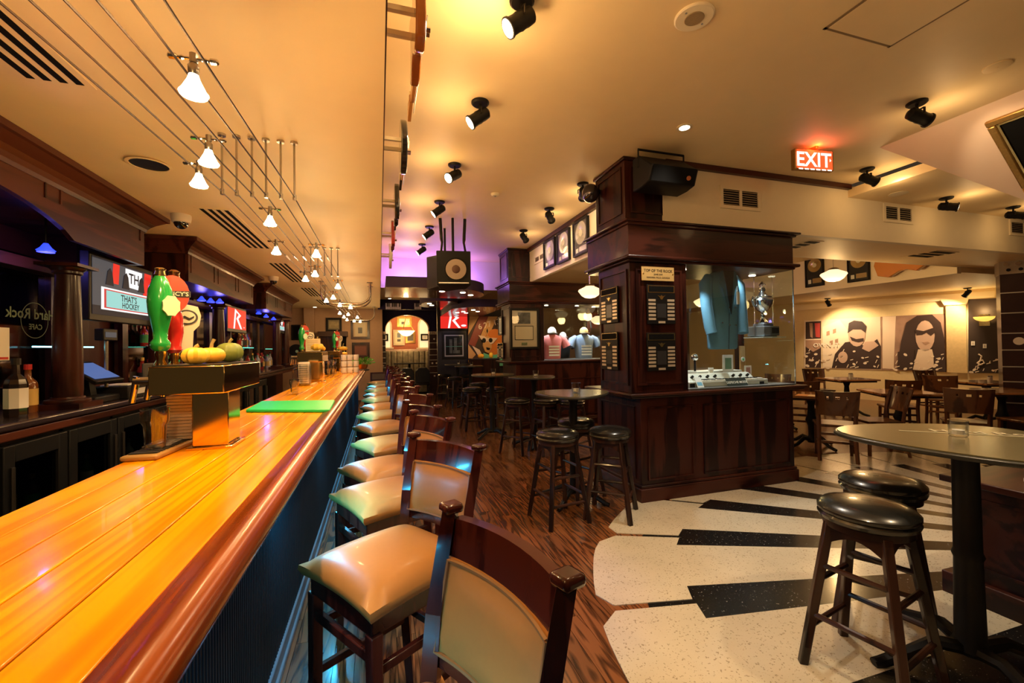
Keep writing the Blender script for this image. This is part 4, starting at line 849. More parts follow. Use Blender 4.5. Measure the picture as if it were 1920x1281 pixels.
# ================================================================ BAR CHAIRS
def make_bar_chair():
    t = thing('bar_chair', 'x', 'chair', (0,0,0), 0, 'tan leather bar chairs')
    n = 12; mb = MB(); top = []
    for a in range(n+1):
        for b in range(n+1):
            u = -1+2*a/n; v = -1+2*b/n
            wd = .235 if u < 0 else .235-.02*u
            f = max(0,(1-abs(u)**3.2))*max(0,(1-abs(v)**3.2)); ctr = 1-.06*(1-abs(v)**2)*(abs(u)**6)
            pin = 1-.07*(1-u*u)*abs(v)**4; pin2 = 1-.07*(1-v*v)*abs(u)**4
            mb.v.append(V((u*.235*pin2, v*wd*pin, .716+.050*f**.5)))
    N1 = n+1
    for a in range(n):
        for b in range(n): mb.f.append((a*N1+b, (a+1)*N1+b, (a+1)*N1+b+1, a*N1+b+1))
    base = len(mb.v); ring = [a*N1 for a in range(N1)]+[n*N1+b for b in range(1,N1)]+[a*N1+n for a in range(n-1,-1,-1)]+[b for b in range(n-1,0,-1)]
    m = len(ring)
    for r in ring: p = mb.v[r]; mb.v.append(V((p.x*1.012,p.y*1.012,.700)))
    for r in ring: p = mb.v[r]; mb.v.append(V((p.x*.965,p.y*.965,.680)))
    for k in range(m): mb.f.append((ring[k],base+k,base+(k+1)%m,ring[(k+1)%m])); mb.f.append((base+k,base+m+k,base+m+(k+1)%m,base+(k+1)%m))
    mb.f.append(tuple(range(base+m,base+2*m)))
    part(mb, 'seat_cushion', LEATHER, t, smooth=True)
    part(MB().box(-.21,-.20,.615,.20,.20,.692), 'seat_frame', CHAIRW, t, bv=.006)
    for s in (-1,1):
        part(MB().bar((-.195,s*.19,.62),(-.20,s*.195,0),.042,.042,w1=.034,h1=.034), 'leg', CHAIRW, t, bv=.004)
        part(MB().tube([(.225,s*.195,0),(.195,s*.19,.35),(.195,s*.19,.70),(.215,s*.195,.88),(.265,s*.205,1.108)],[.022,.025,.028,.026,.023],4), 'back_post', CHAIRW, t)
        part(MB().box(.240,s*.205-.024,1.098,.290,s*.205+.024,1.122), 'post_cap', CHAIRW, t, bv=.009)
        part(MB().bar((-.195,s*.19,.33),(.195,s*.19,.33),.022,.03), 'side_stretcher', CHAIRW, t, bv=.004)
        part(MB().bar((-.195,s*.19,.50),(.195,s*.19,.50),.022,.03), 'side_stretcher', CHAIRW, t, bv=.004)
    part(MB().bar((-.20,-.19,.26),(-.20,.19,.26),.03,.04), 'footrest', CHAIRW, t, bv=.004)
    part(MB().bar((-.195,-.19,.54),(-.195,.19,.54),.022,.035), 'front_stretcher', CHAIRW, t, bv=.004)
    part(MB().bar((.195,-.19,.38),(.195,.19,.38),.022,.03), 'rear_stretcher', CHAIRW, t, bv=.004)
    def curved(z0,z1,th,bow,y=.185,nn=10,bul=0):
        m = MB(); rows = []
        def xb(z): return .205+(z-.80)*.20 if z > .8 else .205
        nz = 6
        for side in (0,1):
            for kz in range(nz+1):
                z = z0+(z1-z0)*kz/nz
                for k in range(nn+1):
                    v = -1+2*k/nn; x = xb(z)+bow*(1-v*v)+(th if side else 0)
                    if bul: x += (-bul if not side else bul*.3)*(1-v**4)*(1-(2*kz/nz-1)**4)
                    zz = z+(.005*(1-v*v) if bul == 0 and kz == nz else 0)
                    m.v.append(V((x,v*y,zz)))
        w = nn+1; S = (nz+1)*w
        for kz in range(nz):
            for k in range(nn):
                a = kz*w+k; m.f.append((a,a+w,a+w+1,a+1)); m.f.append((S+a,S+a+1,S+a+w+1,S+a+w))
        for k in range(nn): m.f.append((k,k+1,S+k+1,S+k)); a = nz*w+k; m.f.append((a,S+a,S+a+1,a+1))
        for kz in range(nz):
            a = kz*w; m.f.append((a,S+a,S+a+w,a+w)); a = kz*w+nn; m.f.append((a,a+w,S+a+w,S+a))
        return m
    part(curved(1.005,1.088,.028,.030,.195), 'top_rail', CHAIRW, t, smooth=True)
    part(curved(.80,1.005,.03,.03,.176,bul=.022), 'back_cushion', LEATHER, t, smooth=True)
    part(curved(.765,.80,.028,.028,.19,bul=.001), 'lower_rail', CHAIRW, t, smooth=True)
    m = MB(); pts = []
    def xb(z,v): return .205+max(0,z-.80)*.20+.03*(1-v*v)-.004
    loop = [(k/8,1.0) for k in range(-8,9)]+[(1,.95-.05*j) for j in range(3)]+[(k/8,.803) for k in range(8,-9,-1)]+[(-1,.85+.05*j) for j in range(4)]
    m.tube([V((xb(z,v),v*.176,z)) for v,z in loop],.005,5); part(m, 'piping', PIPING, t, smooth=True)
    return t
chair = make_bar_chair()
corners = [None,(560,1065),(617.5,930),(633,881),(658,834),(660.5,802.5),(668,781),(674.5,765),(677.5,751),(680.5,742.5),(683,733),(686,727),(688,719.5)]
ANG = [19,33,24,26,24,25,25,24,25,24,25,24,25]
for i,c in enumerate(corners):
    th = math.radians(ANG[i])
    if c is None: loc = V((-.02,.77,0))
    else:
        p = at_z(c[0],c[1],.705); lx,ly = -.235,.235
        loc = V((p.x-(lx*math.cos(th)-ly*math.sin(th)), p.y-(lx*math.sin(th)+ly*math.cos(th)), 0))
    lab = 'tan leather bar chair %s' % ('nearest the camera, its back cut by the frame' if i == 0 else ('second from the camera at the bar' if i == 1 else '%s from the camera along the bar' % ORD[i]))
    place(chair, i, loc, th, lab)
# ================================================================ ROUND STOOLS
def make_stool():
    t = thing('round_stool', 'x', 'stool', (0,0,0), 0, 'black round bar stools')
    part(MB().lathe([(.165,.690),(.180,.697),(.186,.712),(.178,.722),(.186,.732),(.186,.745),(.168,.762),(.12,.774),(.05,.779),(.001,.780)], n=32), 'seat_cushion', BLACKL, t, smooth=True)
    part(MB().lathe([(.15,.655),(.165,.66),(.165,.689),(.15,.69)], n=28), 'seat_ring', DARKW, t, smooth=True)
    ft = [(.19,.19),(-.19,.19),(-.19,-.19),(.19,-.19)]; tp = [(.105,.105),(-.105,.105),(-.105,-.105),(.105,-.105)]
    def on(k,z): f = z/.67; return V((ft[k][0]+(tp[k][0]-ft[k][0])*f, ft[k][1]+(tp[k][1]-ft[k][1])*f, z))
    for k in range(4): part(MB().bar(on(k,0),on(k,.67),.036,.036,up=(ft[k][0],ft[k][1],0)), 'leg', DARKW, t, bv=.005)
    for k in range(4):
        a,b = k,(k+1)%4
        for z in ((.24,.47) if k%2 else (.18,.40)): part(MB().cyl(on(a,z),on(b,z),.0125,n=8), 'stretcher', DARKW, t, smooth=True)
        p,q = on(a,.60),on(b,.60); m = MB(); nn = 8; dr = (q-p)
        pr = [(0,.055),(1,.055)]+[(1-j/nn,-.03+.055*math.sin(math.pi*j/nn)) for j in range(nn+1)]
        nrm = dr.cross(V((0,0,1))).normalized()
        part(MB().prism(pr, p-nrm*.006, dr, V((0,0,1)), nrm, .012), 'apron', DARKW, t)
    return t
stool = make_stool()
SPOTS = [((1045,808),8,'black round stool left of the nearest pedestal table by the pillar'),((1143,803),50,'black round stool against the pillar base, right of the nearest table'),((1080,786),20,'black round stool behind the nearest pedestal table by the pillar'),
 ((970,747),40,'black round stool with purple sheen, left of the second pedestal table'),((1024,747),12,'black round stool right of the second pedestal table'),((1072,748),30,'black round stool half hidden behind the nearest pillar table'),
 ((886,727),5,'black round stool nearest at the third pedestal table'),((930,727),35,'black round stool right at the third pedestal table'),((897,718),15,'black round stool behind at the third pedestal table'),
 ((853,707),20,'black round stool nearest at the farthest pedestal tables'),((833,702),60,'black round stool leftmost at the farthest pedestal tables'),((872,703),10,'black round stool right at the farthest pedestal tables'),
 ((1625,945),12,'black round stool in the right foreground, nearest on the terrazzo'),((1652,896),30,'black round stool second on the terrazzo, behind the nearest one')]
for i,(pp,a,lab) in enumerate(SPOTS):
    p = at_z(*pp,.765); place(stool, i, V((p.x,p.y,0)), math.radians(a), lab)
o = place(stool, 99, V((2.93,.90,0)), .3, 'black round stool cut off at the right frame edge')
# ================================================================ PEDESTAL TABLES (guitar-pick tops)
TTOP = M('table_grey_green',(.095,.082,.04),.25,coat=.2,noise=.06,nscale=30); TTOP2 = M('table_edge',(.03,.03,.026),.3)
def pick(r, n=40):
    # rounded triangle
    out = []
    for k in range(n):
        a = 2*math.pi*k/n; rr = r*(1+.10*math.cos(3*a)+.012*math.cos(6*a)); out.append((rr*math.cos(a),rr*math.sin(a)))
    return out
def make_table():
    t = thing('pedestal_table', 'x', 'table', (0,0,0), 0, 'pick-shaped pedestal tables')
    part(MB().prism(pick(.355), (0,0,1.022), h=.022), 'table_edge', TTOP2, t, bv=.006)
    part(MB().prism(pick(.345), (0,0,1.044), h=.005), 'table_top', TTOP, t)
    part(MB().lathe([(.05,.08),(.06,.10),(.045,.14),(.04,.5),(.046,.52),(.04,.54),(.038,.95),(.07,1.0),(.09,1.02)], n=18), 'column', BLACK, t, smooth=True)
    for k in range(4):
        a = k*math.pi/2+.5; d = V((math.cos(a),math.sin(a),0))
        part(MB().tube([d*.03+V((0,0,.10)), d*.12+V((0,0,.12)), d*.22+V((0,0,.07)), d*.32+V((0,0,.025)), d*.35+V((0,0,.02))],[.03,.028,.024,.022,.018],8), 'foot', BLACK, t, smooth=True)
    return t
tb = make_table()
TABS = [((1074,736),.2,'pick-shaped pedestal table beside the pillar'),((1001,706),.6,'pick-shaped pedestal table in front of the second pillar'),((912,694),.1,'pick-shaped pedestal table in the middle distance'),((882,686),.9,'right of the two farthest pick-shaped pedestal tables'),((858,683),.3,'left of the two farthest pick-shaped pedestal tables'),((1790,824),.0,'large pick-shaped table in the right foreground')]
tpos = []
for i,(pp,a,lab) in enumerate(TABS):
    p = at_z(*pp,1.049); p = V((1.80,6.95,1.049)) if i == 2 else p; o = place(tb, i, V((p.x,p.y,0)), a, lab); tpos.append(p)
    if i == 5:
        o.location = (2.56,1.26,0); o.rotation_euler.z = math.radians(131); o.scale = (1.22,1.22,1); big = o 
tpos[5] = V((2.56,1.26,1.049))
ET2 = M('etched_logo',(.42,.37,.24),.5)
mi = (Matrix.Translation(big.location) @ Matrix.Rotation(big.rotation_euler.z,4,'Z') @ Matrix.Diagonal((1.22,1.22,1,1))).inverted()
part(MB().text('Hard Rock', .10, (2.78,1.26,1.0495), V((.75,-.66,0)), V((.66,.75,0)), (0,0,1), .001).prism([(-.36,-.03),(.36,-.03),(.36,-.018),(-.36,-.018)], (2.78,1.26,1.0495), V((.75,-.66,0)), V((.66,.75,0)), (0,0,1), .001).xf(mi), 'lettering', ET2, big, label='pale script lettering')
def votive(loc, s, desc):
    t = thing('votive_glass', desc, 'candle glass', loc, 0, 'votive glasses on the pedestal tables')
    part(MB().lathe([(a*s,b*s) for a,b in [(.030,0),(.034,.004),(.036,.075),(.033,.075),(.031,.03),(.001,.028)]], n=18), 'glass_wall', GLASS, t, smooth=True); part(MB().cyl((0,0,.01*s),(0,0,.03*s),.022*s,n=14), 'candle', WHITEP, t)
q = at_z(1797,818,1.05); votive((q.x,q.y,1.05), 1.0, 'clear votive glass on the large foreground table')
for i,px in enumerate(((1082,738),(1006,709),(911,696),(885,688),(857,685))):
    q = at_z(*px,1.05); votive((tpos[i].x+.02,tpos[i].y-.03,1.05), 1.25, 'clear votive glass on the '+['table beside the pillar','table in front of the second pillar','table in the middle distance','right farthest table','left farthest table'][i])
# ================================================================ DISPLAY PILLARS
def moulding_panel(mb, o, U, W_, H_, N, t=.016, d=.012):
    for a,b,c,e in ((0,0,W_,t),(0,H_-t,W_,H_),(0,t,t,H_-t),(W_-t,t,W_,H_-t)): mb.prism([(a,b),(c,b),(c,e),(a,e)], o, U, (0,0,1), N, d)
    return mb
def pillar(Y, desc, first):
    t = thing('display_pillar', desc, 'display cabinet', (3.3,Y+.4,0), 0, 'mahogany display pillars')
    Z0 = 1.04 if first else 1.24
    xr = 4.30 if first else 4.2; yb = Y+.85; X = (1,0,0); NX = (-1,0,0); NY = (0,-1,0)
    P = lambda mb,n,m=MAHOG,bv=.004,sm=False: part(mb,n,m,t,world=True,bv=bv,smooth=sm)
    P(MB().box(2.38,Y,0.0,xr,yb,Z0-.05), 'base_cabinet')
    P(MB().box(2.35,Y-.03,0,xr+.03,yb,.13).box(2.365,Y-.018,.13,xr+.018,yb,.16), 'plinth', MAHOGX, .008)
    for (a,b) in ((2.45,2.98),(3.10,xr-.06)):
        P(moulding_panel(MB(), (a,Y,.20), X, b-a, .70, NY), 'front_panel', MAHOG, 0)
    P(moulding_panel(MB(), (2.38,Y+.75,.20), (0,-1,0), .66, .70, NX), 'side_panel', MAHOG, 0)
    P(MB().box(2.26,Y-.04,Z0-.05,xr+.13,yb+.03,Z0-.012).box(2.24,Y-.06,Z0-.03,xr+.15,yb+.05,Z0), 'counter_slab', MAHOGX, .012)
    # pier
    P(MB().box(2.30,Y+.02,Z0,2.95,Y+.62,2.30), 'pier')
    P(moulding_panel(MB(), (2.36,Y+.02,Z0+.07), X, .53, 2.24-Z0-.07, NY, .02, .014), 'pier_front_moulding', MAHOG, 0)
    P(moulding_panel(MB(), (2.30,Y+.58,Z0+.07), (0,-1,0), .52, 2.24-Z0-.07, NX, .02, .014), 'pier_side_moulding', MAHOG, 0)
    # frieze + cornices
    P(MB().box(2.28,Y,2.36,xr+.05,yb-.02,2.66), 'frieze', MAHOGX)
    P(MB().box(2.24,Y-.05,2.325,xr+.10,yb,2.36).box(2.27,Y-.02,2.30,xr+.06,yb-.02,2.33), 'lower_cornice', MAHOGX, .012)
    P(MB().box(2.23,Y-.05,2.68,xr+.12,yb,2.705).box(2.26,Y-.025,2.655,xr+.08,yb-.02,2.685), 'upper_cornice', MAHOGX, .01)
    P(MB().box(2.27,Y+.03,2.70,2.76,Y+.60,ZM-.035), 'upper_column')
    P(moulding_panel(MB(), (2.33,Y+.03,2.78), X, .37, .46, NY, .016,.01), 'column_moulding', MAHOG, 0)
    P(moulding_panel(MB(), (2.27,Y+.54,2.78), (0,-1,0), .46, .46, NX, .016,.01), 'column_moulding', MAHOG, 0)
    P(MB().box(2.25,Y+.01,ZM-.035,2.78,Y+.62,ZM-.002), 'column_cap', MAHOGX, .008)
    # rear-right post
    P(MB().box(xr+.02,yb-.12,Z0,xr+.10,yb-.04,2.33), 'rear_post')
    # glass case
    g = .005; x0,x1 = 2.955,xr+.05
    case = thing('glass_case', ['clear glass case with a blue jacket on the nearer pillar','clear glass case with shirts on the second pillar'][0 if first else 1], 'glass case', (3.6,Y+.4,Z0), 0, 'glass display cases')
    Cp = lambda mb,n,m: part(mb,n,m,case,world=True)
    Cp(MB().box(x0,Y,Z0,x1,Y+g,2.30), 'front_pane', PANE); Cp(MB().box(x1-g,Y+g,Z0,x1,yb-.1,2.30), 'side_pane', PANE)
    Cp(MB().box(x0,yb-.11,Z0,x1-.01,yb-.105,2.30), 'rear_pane', PANE)
    Cp(MB().box(x0,Y+.01,Z0+.001,x1-.01,yb-.11,Z0+.012), 'case_floor', M('case_floor',(.12,.11,.10),.4) if first else bpy.data.materials['case_floor'])
    for k,(xx,yy) in enumerate(((3.1,.25),(3.75,.25),(4.2,.4))):
        Cp(MB().cyl((xx,Y+yy,2.292),(xx,Y+yy,2.30),.035,n=16), 'case_light', LENS); light('SPOT', (xx,Y+yy,2.285), 70 if first else 80, (.85,.93,1.0), .03, (xx,Y+yy,0), 110, .5, name='case_beam')
    Cp(MB().cyl((x1-.004,Y+.004,Z0),(x1-.004,Y+.004,2.30),.006,n=6), 'edge_strip', SILVER)
    return t
Y1, Y2 = 3.54, 7.43
pillar(Y1, 'nearer mahogany display pillar with award plaques and counter', True)
pillar(Y2, 'farther mahogany display pillar with a framed letter', False)
# plaques
def plaque(o, U, N, W_, H_, desc):
    o,U,N = V(o),V(U),V(N); t = thing('award_plaque', desc, 'plaque', o, 0, 'award plaques on the pillar'); q = lambda a,b,c,d: [(a,b),(c,b),(c,d),(a,d)]
    part(MB().prism(q(0,0,W_,H_), o, U, (0,0,1), N, .015), 'board', BLACK, t, world=True, bv=.003)
    part(MB().prism(q(.03*W_,.80*H_,.97*W_,.98*H_), o, U, (0,0,1), N, .017), 'header_rim', GOLD, t, world=True)
    part(MB().prism(q(.06*W_,.815*H_,.94*W_,.965*H_), o, U, (0,0,1), N, .019), 'header', MATTBLACK, t, world=True)
    part(MB().prism([(.5+.14*c,.66+.07*s) for c,s in ((-1,.8),(-.5,.3),(-.2,-.8),(.2,-.8),(.5,.3),(1,.8),(.3,.6),(0,1),(-.3,.6))] and [(W_*(.5+.14*c),H_*(.68+.06*s)) for c,s in ((-1,.8),(-.5,.1),(-.2,-.9),(.2,-.9),(.5,.1),(1,.8),(.3,.5),(0,1),(-.3,.5))][::-1], o, U, (0,0,1), N, .018), 'crest', GOLD, t, world=True)
    part(MB().prism(q(.34*W_,.16*H_,.66*W_,.52*H_), o, U, (0,0,1), N, .017), 'photo_plate', M('photo_plate',(.07,.07,.075),.3,.6) if 'photo_plate' not in bpy.data.materials else bpy.data.materials['photo_plate'], t, world=True)
    for k in range(6):
        zb = (.10+.095*k)*H_
        for a in (.04,.71): part(MB().prism(q(a*W_,zb,(a+.25)*W_,zb+.058*H_), o, U, (0,0,1), N, .018), 'name_plate', PLATE, t, world=True)
    part(MB().prism(q(.38*W_,.02*H_,.62*W_,.075*H_), o, U, (0,0,1), N, .018), 'name_plate', PLATE, t, world=True)
PLATE = M('pale_brass_plate',(.78,.66,.48),.35,.5)
for k,(px0,py0,px1,py1,w) in enumerate(((1211,608,1262,536,'upper'),(1211,696,1263,624,'lower'))):
    a = at_y(px0,py0,Y1+.02); b = at_y(px1,py1,Y1+.02); plaque((a.x,Y1+.006,a.z), (1,0,0), (0,-1,0), b.x-a.x, b.z-a.z, '%s award plaque on the front of the nearer pillar' % w)
for k,(px0,py0,px1,py1,w) in enumerate(((1132,608,1162,536,'upper'),(1133,692,1162,622,'lower'))):
    a = at_x(px0,py0,2.30); b = at_x(px1,py1,2.30); plaque((2.286,a.y,a.z), (0,-1,0), (-1,0,0), a.y-b.y, b.z-a.z, '%s award plaque on the side of the nearer pillar' % w)
a = at_x(935,672,2.30); b = at_x(946,643,2.30); plaque((2.286,a.y,a.z), (0,-1,0), (-1,0,0), max(.2,a.y-b.y), b.z-a.z, 'award plaque on the side of the farther pillar')
a = at_y(1203,526,Y1); b = at_y(1263,502,Y1)
t = thing('brass_nameplate', 'brass plate lettered above the plaques on the pillar', 'sign', (a.x,Y1,a.z)); W_ = b.x-a.x; H_ = b.z-a.z; o = V((a.x,Y1+.006,a.z))
part(MB().prism([(0,0),(W_,0),(W_,H_),(0,H_)], o, (1,0,0), (0,0,1), (0,-1,0), .012), 'plate', M('plate_gold',(.78,.55,.22),.35,.4), t, world=True, bv=.003)
INK = M('engraved_black',(.03,.02,.01),.6)
part(MB().text('TOP OF THE ROCK', H_*.27, o+V((W_/2,0,H_*.62)), (1,0,0), (0,0,1), (0,-1,0), .0135).text('JUNE 2009', H_*.16, o+V((W_/2,0,H_*.40)), (1,0,0), (0,0,1), (0,-1,0), .0135).text('NIAGARA FALLS, CANADA', H_*.16, o+V((W_/2,0,H_*.18)), (1,0,0), (0,0,1), (0,-1,0), .0135), 'lettering', INK, t, world=True)
for s in (.05,.95): part(MB().cyl(o+V((W_*s,-.012,H_/2)),o+V((W_*s,-.016,H_/2)),.006,n=8), 'screw', GOLD, t, world=True)
# ---------------- case contents
YC = Y1+.32; Z0 = 1.052
J = M('blue_wool',(.10,.235,.33),.85,noise=.12,nscale=80); JL = M('blue_lapel',(.06,.145,.21),.8); JD = M('dark_lining',(.02,.025,.035),.8)
jc = at_y(1352,520,YC)
t = thing('blue_jacket', 'blue double-breasted jacket hanging in the nearer case', 'jacket', (jc.x,YC,1.42))
def garment(rows, depth, n=28):
    """rows: z, half width, depth, x offset -> closed superelliptic tube"""
    m = MB()
    for (z,hw,dp,xo) in rows:
        for k in range(n):
            a = 2*math.pi*k/n; ca,sa = math.cos(a),math.sin(a); fold = 1+.03*math.sin(5*a+z*9)
            m.v.append(V((xo+hw*math.copysign(abs(ca)**.8,ca), dp*math.copysign(abs(sa)**.8,sa)*fold, z)))
    for r in range(len(rows)-1):
        for k in range(n): m.f.append((r*n+k,r*n+(k+1)%n,(r+1)*n+(k+1)%n,(r+1)*n+k))
    m.f.append(tuple(range(n))[::-1]); m.f.append(tuple(range((len(rows)-1)*n,len(rows)*n))); return m
top = at_y(1352,508,YC).z-1.42; bot = at_y(1352,655,YC).z-1.42
H = top-bot
part(garment([(bot,.165,.075,0),(bot+.02,.185,.08,0),(bot+.3*H,.195,.085,0),(bot+.55*H,.19,.09,0),(bot+.80*H,.215,.09,0),(bot+.92*H,.20,.075,0),(bot+.97*H,.12,.055,0),(top,.06,.04,0)],0), 'body', J, t, smooth=True)
for s in (-1,1):
    x0 = s*.20
    part(MB().tube([(s*.165,0,top-.075),(s*.225,-.01,top-.16),(s*.235,-.03,top-.38*H-.06),(s*.225,-.06,bot+.28*H),(s*.215,-.075,bot+.20*H)],[.055,.07,.062,.058,.056],14), 'sleeve', J, t, smooth=True)
    part(MB().prism([(s*.075,-.01),(s*.105,-.03),(s*.125,-.17),(s*.085,-.21),(s*.02,-.57*H)] if s > 0 else [(s*.075,-.01),(s*.0,-.57*H),(s*.085,-.21),(s*.125,-.17),(s*.105,-.03)], (0,-.098,top), (1,0,0), V((0,.02,1)), (0,-1,0), .014), 'lapel', JL, t, bv=.004)
part(MB().prism([(-.075,-.01),(.01,-.56*H),(.085,-.01)], (.01,-.097,top), (1,0,0), V((0,.02,1)), (0,-1,0), .010), 'lining', JD, t)
for k,(x,z) in enumerate(((.0,.52),(.085,.52),(.0,.30),(.085,.30),(-.10,.33))): part(MB().cyl((x,-.092,bot+z*H),(x,-.112,bot+z*H),.010,n=10), 'button', SILVER, t)
part(MB().box(.10,-.118,bot+.56*H,.135,-.110,bot+.72*H), 'pass_tag', WHITEP, t); part(MB().cyl((.118,-.10,bot+.72*H),(.125,-.095,bot+.80*H),.004,n=6), 'tag_clip', SILVER, t)
part(MB().tube([(0,0,top),(0,0,top+.06),(.02,0,top+.09),(.0,0,top+.11),(0,0,2.30-1.42)],.004,6), 'hanger_hook', STEEL, t)
part(MB().cyl((0,-.088,bot),(0.005,-.102,bot+.5*H),.004,n=4), 'front_edge', JD, t)
# trophy + shelf
YT = Y1+.42; sb = at_y(1432,632,YT)
t = thing('glass_shelf', 'small glass shelf under the silver trophy', 'shelf', (sb.x,YT,sb.z)); part(MB().box(-.16,-.14,-.012,.18,.14,0), 'pane', M('frosted_shelf',(.7,.8,.78),.2), t); part(MB().cyl((-.13,.0,0),(-.13,.0,2.30-sb.z),.003,n=6).cyl((.15,.0,0),(.15,.0,2.30-sb.z),.003,n=6), 'hanging_wires', SILVER, t)
t = thing('silver_trophy', 'silver two-handled trophy cup on a dark stepped base', 'trophy', (sb.x-.005,YT,sb.z)); hh = at_y(1432,528,YT).z-sb.z; s = hh/.48
part(MB().prism([(-.10,-.10),(.10,-.10),(.10,.10),(-.10,.10)], (0,0,0), h=.012).box(-.085*s,-.085*s,.012,.085*s,.085*s,.09*s).box(-.055*s,-.055*s,.09*s,.055*s,.055*s,.115*s), 'base', M('grey_base',(.16,.17,.18),.35,.3), t, bv=.006)
part(MB().box(.0,-.088*s,.03*s,.075*s,-.086*s,.075*s), 'engraved_plate', BLACK, t)
part(MB().lathe([(a*s,b*s) for a,b in [(.035,.115),(.038,.125),(.02,.15),(.014,.18),(.022,.195),(.016,.21),(.05,.235),(.078,.28),(.085,.315),(.07,.335),(.075,.345),(.035,.365),(.02,.39),(.026,.40),(.022,.44),(.03,.45),(.014,.47),(.002,.48)]], n=24), 'cup', SILVER, t, smooth=True)
for q in (-1,1): part(MB().tube([(q*.06*s,0,.26*s),(q*.10*s,0,.27*s),(q*.118*s,0,.31*s),(q*.105*s,0,.345*s),(q*.075*s,0,.335*s)],.007*s,8), 'handle', SILVER, t, smooth=True)
# synthesiser and small exhibits
SY = M('synth_cream',(.62,.60,.50),.4); a = at_y(1300,715,Y1+.18); 
t = thing('synthesizer', 'cream vintage keyboard synthesizer lying in the nearer case', 'keyboard', (3.62,Y1+.26,Z0))
part(MB().box(-.56,-.13,0,.48,.16,.055), 'body', SY, t, bv=.006)
part(MB().add([(-.52,-.03,.055),(.40,-.03,.055),(.40,.16,.055),(-.52,.16,.055),(-.52,.06,.12),(.40,.06,.12),(.40,.16,.12),(-.52,.16,.12)],[(0,1,5,4),(1,2,6,5),(2,3,7,6),(3,0,4,7),(4,5,6,7)]), 'control_panel', SY, t)
kw = MB(); kb = MB()
for k in range(32):
    x = -.44+k*.027; kw.box(x,-.125,.055,x+.0245,-.035,.066)
    if k%7 not in (2,6): kb.box(x+.018,-.085,.066,x+.034,-.035,.074)
part(kw, 'white_keys', IVORY, t); part(kb, 'black_keys', BLACK, t)
for k in range(7):
    x = -.42+.10*k+(.15 if k > 3 else 0); part(MB().cyl((x,.015,.085),(x,-.012,.105),.014,n=10), 'knob', BLACK, t)
part(MB().box(-.56,-.135,.0,-.5,-.13,.04).box(.36,-.135,.0,.42,-.13,.03), 'feet', BLACK, t)
t = thing('name_sign', 'small black lettered sign in front of the synthesizer', 'sign', (3.64,Y1+.085,Z0)); U = (1,0,0); D = V((0,.5,.87))
part(MB().prism([(-.13,0),(.13,0),(.13,.085),(-.13,.085)], (0,0,0), U, D, V((0,-.87,.5)), .006), 'board', M('sign_black',(.03,.04,.035),.4), t); part(MB().text('DEPECHE MODE', .038, (0,0,0)+D*.026 if False else V((0,0,0))+D*.026, U, D, V((0,-.87,.5)), .0075), 'lettering', IVORY, t)
t = thing('info_card', 'small white and blue card leaning at the case front', 'card', (3.16,Y1+.085,Z0)); part(MB().prism([(-.04,0),(.04,0),(.04,.12),(-.04,.12)], (0,0,0), U, D, V((0,-.87,.5)), .004), 'card', WHITEP, t); part(MB().prism([(-.03,.02),(.03,.02),(.03,.06),(-.03,.06)], (0,0,0), U, D, V((0,-.87,.5)), .005), 'blue_print', M('card_blue',(.2,.45,.6),.6), t)
t = thing('rack_unit', 'cream electronic rack unit with dark buttons behind the synthesizer', 'rack unit', (3.72,Y1+.52,Z0)); part(MB().box(-.30,-.08,0,.34,.14,.14), 'body', SY, t, bv=.006)
for k in range(6): part(MB().box(-.18+.075*k,-.083,.06,-.13+.075*k,-.08,.115), 'button', BLACK, t)
cards = [(1365,700,.15,.30,'white booklet with a portrait photo',M('portrait_green',(.15,.25,.15),.6)),(1333,700,.07,.16,'tall cream folded card',M('tan_print',(.6,.5,.35),.7)),(1402,692,.10,.17,'small photo card in a white border',M('photo_red',(.45,.2,.15),.6)),(1385,700,.07,.1,'small grey snapshot',M('snap_grey',(.3,.32,.28),.6))]
for k,(px,py,w_,h_,d_,m_) in enumerate(cards):
    yy = Y1+.44-.02*k; x = at_y(px,py,yy).x; t = thing('photo_card', d_+' standing behind the synthesizer', 'card', (x,yy,Z0+.02 if k else Z0+.02), 0, 'cards in the nearer case')
    part(MB().box(-w_/2,-.004,-.02,w_/2,.004,h_), 'card', WHITEP, t); part(MB().box(-w_*.28,-.006,h_*.45,w_*.32,-.004,h_*.88), 'photo', m_, t)
for k,(px,d_) in enumerate(((1303,'silver microphone with round head'),(1392,'wooden plaque with a round badge'))):
    yy = Y1+.5; x = at_y(px,690,yy).x
    if k == 0:
        t = thing('microphone', d_+' at the left of the case', 'microphone', (x,yy,Z0)); part(MB().cyl((0,0,0),(0,0,.27),.012,n=10), 'stand', BLACK, t); part(MB().sphere((0,0,.30),.04,14,8), 'head', SILVER, t, smooth=True); part(MB().cyl((0,0,0),(0,0,.012),.06,n=16), 'base', BLACK, t)
    else:
        t = thing('wooden_award', d_+' behind the trophy shelf', 'award', (x,yy,Z0)); part(MB().box(-.035,-.01,0,.035,.01,.42), 'board', M('light_wood',(.5,.3,.12),.5), t); part(MB().cyl((0,-.01,.26),(0,-.016,.26),.03,n=14), 'badge', WHITEP, t); part(MB().cyl((0,-.016,.26),(0,-.018,.26),.018,n=3), 'emblem', GREEN, t)
